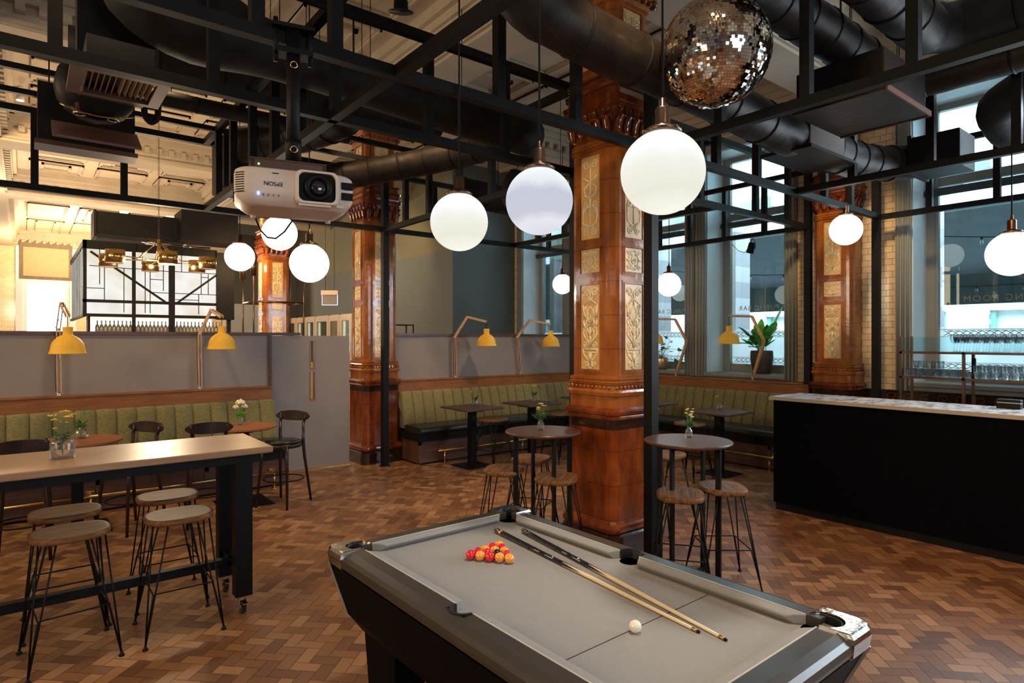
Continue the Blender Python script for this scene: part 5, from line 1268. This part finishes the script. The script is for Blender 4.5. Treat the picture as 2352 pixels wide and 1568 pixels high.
# cues
def cue(label,butt,tip,zt):
    b=Vector((butt[0],butt[1],ZBED+.0155)); t=Vector((tip[0],tip[1],ZBED+.0065)); d=t-b; L=d.length; e=d.normalized()
    T=thing('pool_cue',label,'cue',b,group='pool cues on the cloth'); z=Vector((0,0,0))
    def at(f): return e*(L*f)
    def rad(f): return .0148-(.0148-.0062)*f
    obj('butt',MB().tube([at(0),at(.012),at(.10),at(.24),at(.43)],[.012,rad(0),rad(.1),rad(.24),rad(.43)],16),M_blk,T,label='glossy black butt')
    obj('butt_badge',MB().tube([at(.02),at(.05)],[rad(.02)+.0003,rad(.05)+.0003],16),M_brass if zt else M_blk,T)
    obj('joint_ring',MB().tube([at(.235),at(.243)],[rad(.24)+.0006]*2,16),M_stl,T)
    sh=MB(); n=16; rg=[]
    for f in (.43,.60,.80,.975): rg.append(f)
    sh.tube([at(f) for f in rg],[rad(f)+.0002 for f in rg],16)
    obj('shaft',sh,M_cuew,T,label='pale ash shaft')
    m=MB()   # black spliced points over the ash
    sd=e.cross(Vector((0,0,1))).normalized(); up=sd.cross(e)
    for q in range(4):
        a=q*PI/2+.3; r1=rad(.43)+.0009; o=(sd*math.cos(a)+up*math.sin(a)); tg=(-sd*math.sin(a)+up*math.cos(a))
        base=at(.42); m.add([base+(o*math.cos(x)+tg*math.sin(x))*r1 for x in (-.7,-.35,0,.35,.7)]+[at(.53)+o*(rad(.53)+.0009)],[(0,1,5),(1,2,5),(2,3,5),(3,4,5)])
    obj('spliced_points',m,M_blk,T,label='black splice points')
    obj('ferrule',MB().tube([at(.975),at(.992)],[.0064,.0062],14),M_brass,T); obj('leather_tip',MB().tube([at(.992),at(.998),at(1.0)],[.0060,.0057,.003],14),M_steelgrey,T)
cue('pool cue nearer the balls with a brass badge on its black butt',(2.148,2.865),(2.020,1.395),1)
cue('pool cue on the right, farther from the balls',(2.268,2.76),(2.045,1.295),0)

# ================================================================ COUNTER
CX=6.645; CY=3.62
t=thing('bar_counter','matt black bar counter with a pale marble top on the right','counter',(0,0,0))
obj('counter_front',MB().box(CX,CX+.62,-3.5,CY,.08,1.23),M_counter,t)
obj('kick_plate',MB().box(CX+.015,CX+.60,-3.5,CY-.02,0,.08),M_black,t)
obj('marble_top',MB().box(CX-.02,CX+.70,-3.55,CY+.045,1.232,1.27),M_marb,t,bevel=.003)
obj('top_edge',MB().box(CX-.024,CX-.0205,-3.55,CY+.045,1.232,1.268),M_moul,t,label='pale stone edge')
bx=thing('card_terminal','small black till printer on the counter at the right edge','till',(7.22,1.62,1.27))
obj('body',MB().box(-.05,.05,-.09,.09,0,.05).box(-.05,.05,-.09,.09,.06,.085),M_ductb,bx,bevel=.004); obj('band',MB().box(-.047,.047,-.087,.087,.05,.06),M_edge,bx)

# ================================================================ GLASS RACK
RX0,RX1=8.28,8.62; ys=[2.90,2.27,1.64,1.01,.38]; zs=[1.475,1.77]
k=thing('glass_rack','dark metal framed rack with glass shelves full of glassware before the window','rack',(0,0,0))
for j,yy in enumerate((ys[0],ys[1],ys[3])):
    for x in (RX0,RX1): obj('upright',MB().box(x-.014,x+.014,yy-.014,yy+.014,0,1.95 if j==0 else zs[1]),M_bronze,k)
for z in zs:
    obj('shelf_rail',MB().box(RX0-.014,RX0+.014,.0,ys[0]+.014,z-.025,z).box(RX1-.014,RX1+.014,.0,ys[0]+.014,z-.025,z).box(RX0,RX1,ys[0]-.014,ys[0]+.014,z-.025,z),M_bronze,k)
    obj('glass_shelf',MB().box(RX0+.014,RX1-.014,.0,ys[0]-.014,z-.010,z),M_pane,k)
obj('glass_guard',MB().box(RX0-.003,RX0+.003,.0,ys[0]-.014,zs[1],zs[1]+.17),M_pane,k)
obj('lower_counter',MB().box(RX0-.1,XW-.05,-.6,3.3,.9,.94),M_steelgrey,k)
obj('lamp_tube',MB().tube([(RX0+.17,2.22,1.55),(RX0+.17,2.22,1.70)],.022,12),M_stl,k)
def ware(name,prof,n=16): return MB().lathe(prof,n).mesh(name)
tumb=ware('tumbler',[(0,.004),(.033,.004),(.036,0),(.040,.09),(.038,.09),(.034,.012),(0,.012)])
pint=ware('pint_glass',[(0,.004),(.030,.004),(.032,0),(.043,.145),(.041,.145),(.030,.012),(0,.012)])
stemg=ware('stemmed_glass',[(0,.0),(.034,.0),(.034,.004),(.005,.010),(.0045,.085),(.016,.10),(.036,.13),(.040,.16),(.034,.20),(.032,.20),(.038,.16),(.034,.132),(.012,.104),(0,.10)])
for me in (tumb,pint,stemg): me.materials.append(M_ware)
def put(me,lab,grp,x,y,z,cat='glass',flip=0):
    o=bpy.data.objects.new(me.name,me); COL.objects.link(o); o.location=(x,y,z); setp(o,lab,cat,grp)
    if flip: o.rotation_euler=(PI,0,0)
    return o
for i in range(8):
    for j in range(2): put(tumb,'clear tumbler on the lower rack shelf, %s from the left in the %s row'%(ORD[i],['front','back'][j]),'tumblers on the lower rack shelf',RX0+.07+j*.10,2.84-i*.078,zs[0])
for i in range(4): put(tumb,'clear tumbler stacked on top of the others, %s from the left'%ORD[i],'stacked tumblers',RX0+.17,2.80-i*.085,zs[0]+.092)
for i in range(10):
    for j in range(2): put(pint,'tall clear glass on the lower rack shelf, %s from the left in the %s row'%(ORD[i],['front','back'][j]),'tall glasses on the lower rack shelf',RX0+.08+j*.12,2.16-i*.092,zs[0])
for i in range(15):
    for j in range(3): put(stemg,'stemmed glass on the top rack shelf, %s from the left in the %s row'%(ORD[i],['front','middle','back'][j]),'stemmed glasses on the top rack shelf',RX0+.065+j*.10,2.38-i*.092,zs[1])

# ================================================================ FAR BAR
b=thing('leaded_bar_lantern','big black framed lantern box of lit leaded glass above the far bar','bar canopy',(0,0,0))
F0=14.6; x0,x1=.90,3.30; zb,zt=2.36,3.86
obj('lit_glass',MB().box(x0+.03,x1,F0+.03,F0+.05,zb+.05,zt-.16).box(x0+.03,x0+.05,F0+.05,F0+4.2,zb+.05,zt-.10),M_lead,b,label='glowing textured glass panels')
m=MB()
m.box(x0,x0+.06,F0,F0+.06,zb,zt).box(x0,x1+.02,F0,F0+.07,zt-.17,zt).box(x0,x1+.02,F0-.01,F0+.06,zb,zb+.06).box(x0,x1,F0,F0+.05,zb+.28,zb+.34).box(x0,x0+.05,F0,F0+4.25,zt-.10,zt).box(x0,x0+.05,F0,F0+4.25,zb,zb+.05)
m.bar((x0+.12,F0+.02,zt-.22),(2.32,F0+.02,zb+.33),.04,.05,up=(0,1,0)); m.bar((2.55,F0+.02,zb+.33),(x1,F0+.02,zt-.55),.04,.05,up=(0,1,0))
obj('timber_frame',m,M_black,b)
m=MB().box(1.72,1.78,F0-.04,F0+.03,1.9,zt).box(2.38,2.49,F0-.04,F0+.03,1.9,zt)
obj('mullion',m,M_black,b)
m=MB()
for xa,za,xb,zb2 in ((1.17,3.0,1.17,3.8),(1.0,3.36,1.72,3.34),(.95,2.92,1.25,2.92),(1.25,2.7,1.25,3.35),(1.58,2.45,1.58,3.35),(1.42,3.36,1.42,3.8),(1.78,3.35,2.38,3.33),(1.95,2.45,1.95,3.35),(2.04,2.45,2.04,3.35),(1.90,3.35,1.90,3.8),(2.04,3.15,2.28,3.15),(2.28,2.92,2.28,3.8),(2.04,2.88,3.3,2.88),(2.49,3.34,3.3,3.34),(3.0,2.88,3.0,3.33),(3.14,2.88,3.14,3.33),(3.0,3.25,3.14,3.25),(2.95,2.45,2.95,2.88),(2.5,2.75,2.95,2.75),(2.62,3.34,2.62,3.8)):
    m.bar((xa,F0-.002,za),(xb,F0-.002,zb2),.014,.014,up=(0,1,0))
for q in range(8): m.bar((x0+.02,F0+.4+q*.48,zb+.05),(x0+.02,F0+.4+q*.48,zt-.1),.014,.014)
obj('lead_cames',m,M_black,b)
obj('side_panel',MB().box(x1+.0,x1+.36,F0-.05,F0+.1,zb-.02,zt-.05),M_black,b)
s=thing('back_bar','back bar shelving lit from behind under the lantern box','shelving',(0,0,0))
obj('lit_back_panel',MB().box(x0+.15,x1,F0+.42,F0+.44,1.5,zb-.0),M_barlt,s)
obj('shelf',MB().box(x0+.1,x1+.1,F0+.08,F0+.42,1.98,2.0).box(x0+.1,x1+.1,F0+.08,F0+.42,1.6,1.62),M_pane,s)
obj('post',MB().box(x0+.08,x0+.12,F0+.05,F0+.4,1.0,zb),M_black,s); obj('post',MB().box(x1+.22,x1+.30,F0,F0+.08,1.0,zb),M_black,s)
obj('bar_front',MB().box(x0-.1,x1+.3,F0-.5,F0+.5,0,1.15),M_dkwood,s)
bt=ware('bottle',[(0,0),(.036,0),(.038,.01),(.038,.15),(.030,.19),(.013,.215),(.012,.27),(.015,.275),(.015,.29),(0,.29)],12)
bt.materials.append(plain('bottle_glass_grey',(.22,.20,.15),.2,coat=.5,var=.3))
for i in range(33): put(bt,'bottle on the lit far bar shelf, %s from the left'%ORD[i],'bottles on the far bar shelf',x0+.25+i*.071,F0+.22,2.0,'bottle')
d=thing('ventilation_duct_box','large black boxed ducting on top of the lantern box','ventilation unit',(0,0,0))
obj('left_box',MB().box(1.12,2.55,14.65,15.3,4.0,4.46),M_black,d); obj('silver_base',MB().box(1.12,2.0,14.6,15.3,3.92,4.0),M_duct,d); obj('end_cap',MB().box(1.08,1.12,14.62,15.34,3.95,4.48),M_brass if False else M_ductb,d)
obj('neck_piece',MB().box(2.3,2.7,14.75,15.2,3.95,4.5),M_duct,d); obj('right_box',MB().box(2.55,3.65,14.2,15.0,3.98,4.60),M_black,d); obj('run_on',MB().box(3.65,4.6,14.5,15.0,3.95,4.25),M_black,d)
obj('foil_flex',MB().tube([(1.9,14.7,3.94),(2.2,14.68,3.90),(2.6,14.7,3.89),(3.2,14.7,3.9)],.03,10),M_chrome,d)
g_=thing('pendant_rod','thin ceiling rod with a small rose left of the black ducting','rod',(1.6,25.4,ZC)); obj('rose',MB().lathe([(.06,0),(.06,-.03),(0,-.04)],12),M_oak,g_); obj('rod_tube',MB().tube([(0,0,-.03),(0,0,-1.4)],.010,6),M_brass,g_)
# pipe frame and wall lights around the third column
f=thing('pipe_frame','slim bronze pipe frame with tubular lights ringing the far column','light fixture',(4.37,14.1,0))
m=MB()
for x,y in ((-.55,-.45),(.50,-.50),(-.50,.55),(.55,.55)): m.tube([(x,y,1.2),(x,y,3.55)],.018,8)
m.tube([(-.55,-.45,2.72),(.50,-.50,2.72),(.55,.55,2.72),(-.50,.55,2.72)],.022,8,closed=True)
obj('pipe',m,M_bronze,f)
for x,y in ((-.55,-.45),(-.50,.55)):
    lt=obj('tube_light',MB().lathe([(.06,3.25),(.065,3.25),(.065,3.72),(.06,3.72),(.055,3.5),(.06,3.25)],16,(x,y,0)),M_bronze,f); obj('light_core',MB().lathe([(.0,3.27),(.05,3.27),(.05,3.70),(0,3.70)],14,(x,y,0)),M_lens,lt)
light('column_tube_light','POINT',(3.7,13.7,3.5),60,WARM,.06); light('chandelier_light','POINT',(1.7,11.3,2.9),190,WARM2,.25); light('left_dining_fill','POINT',(-.3,17.5,3.4),460,WARM2,.3); light('far_bay_fill','POINT',(2.6,24,4.2),1100,WARM2,.3)  # left dining and far bay points are added fills without fixtures
# wine cabinets along the far wall
x=7.05
names=['farthest','second farthest','third','fourth','second nearest','nearest']
CY_=[(20.39,21.25),(19.55,20.39),(18.68,19.55),(17.61,18.68),(16.81,17.61),(15.95,16.81)]
for i,(a,b_) in enumerate(CY_[::-1]):
    c=thing('display_cabinet','pale oak glass-fronted display cabinet, %s from the column end of the row'%['first','second','third','fourth','fifth','sixth'][i],'cabinet',(x,a,0),group='row of display cabinets on the far wall'); w_=b_-a
    obj('carcass',MB().box(.02,.5,0,w_,0,1.2).box(.02,.5,0,.05,1.2,2.62).box(.02,.5,w_-.05,w_,1.2,2.62).box(.02,.5,0,w_,2.58,2.62).box(.46,.5,0,w_,1.2,2.6),M_cab,c)
    obj('door_frame',MB().box(-.01,.02,0.01,.14,1.2,2.6).box(-.01,.02,w_-.14,w_-.01,1.2,2.6).box(-.01,.02,.14,w_-.14,2.44,2.6),M_cab,c); obj('glass_door',MB().box(0,.008,.14,w_-.14,1.2,2.44),M_pane,c)
    if i in (0,2,3,4): obj('strip_light',MB().box(.03,.05,w_-.27,w_-.16,1.3,2.42),M_strip,c)
    obj('shelf',MB().box(.05,.46,.05,w_-.05,2.05,2.07).box(.05,.46,.05,w_-.05,1.7,1.72),M_cab,c)
light('cabinet_row_light','POINT',(6.3,15.5,3.6),70,WARM2,.3)
# black reservation box on the partition
t=thing('black_wire_frame','small black box frame showing above the partition beyond the second column','frame',(5.1,YP+.5,1.99)); m=MB()
for a,b in (((-.2,0,-1.99),(-.2,0,.17)),((.2,0,-1.99),(.2,0,.17)),((-.2,.25,-1.99),(-.2,.25,.17)),((-.2,0,.17),(.2,0,.17)),((.2,.25,-1.99),(.2,.25,.17)),((.2,0,.17),(.2,.25,.17)),((-.2,.25,.17),(.2,.25,.17)),((-.2,0,0),(.2,0,0))): m.bar(a,b,.018)
obj('frame_bars',m,M_black,t)
# outdoor heater ring seen through the middle window
t=thing('outdoor_lamp_ring','dark ring shaped hanging heater outside behind the globe right of the column','heater',(12.0,8.1,2.62))
obj('ring',MB().lathe([(.12,-.03),(.34,-.05),(.38,-.02),(.30,.02),(.1,.04)],24),M_black,t); obj('stem',MB().tube([(0,0,-.05),(0,0,-1.2)],.02,6).tube([(0,0,.03),(0,0,1.30)],.01,6),M_black,t)
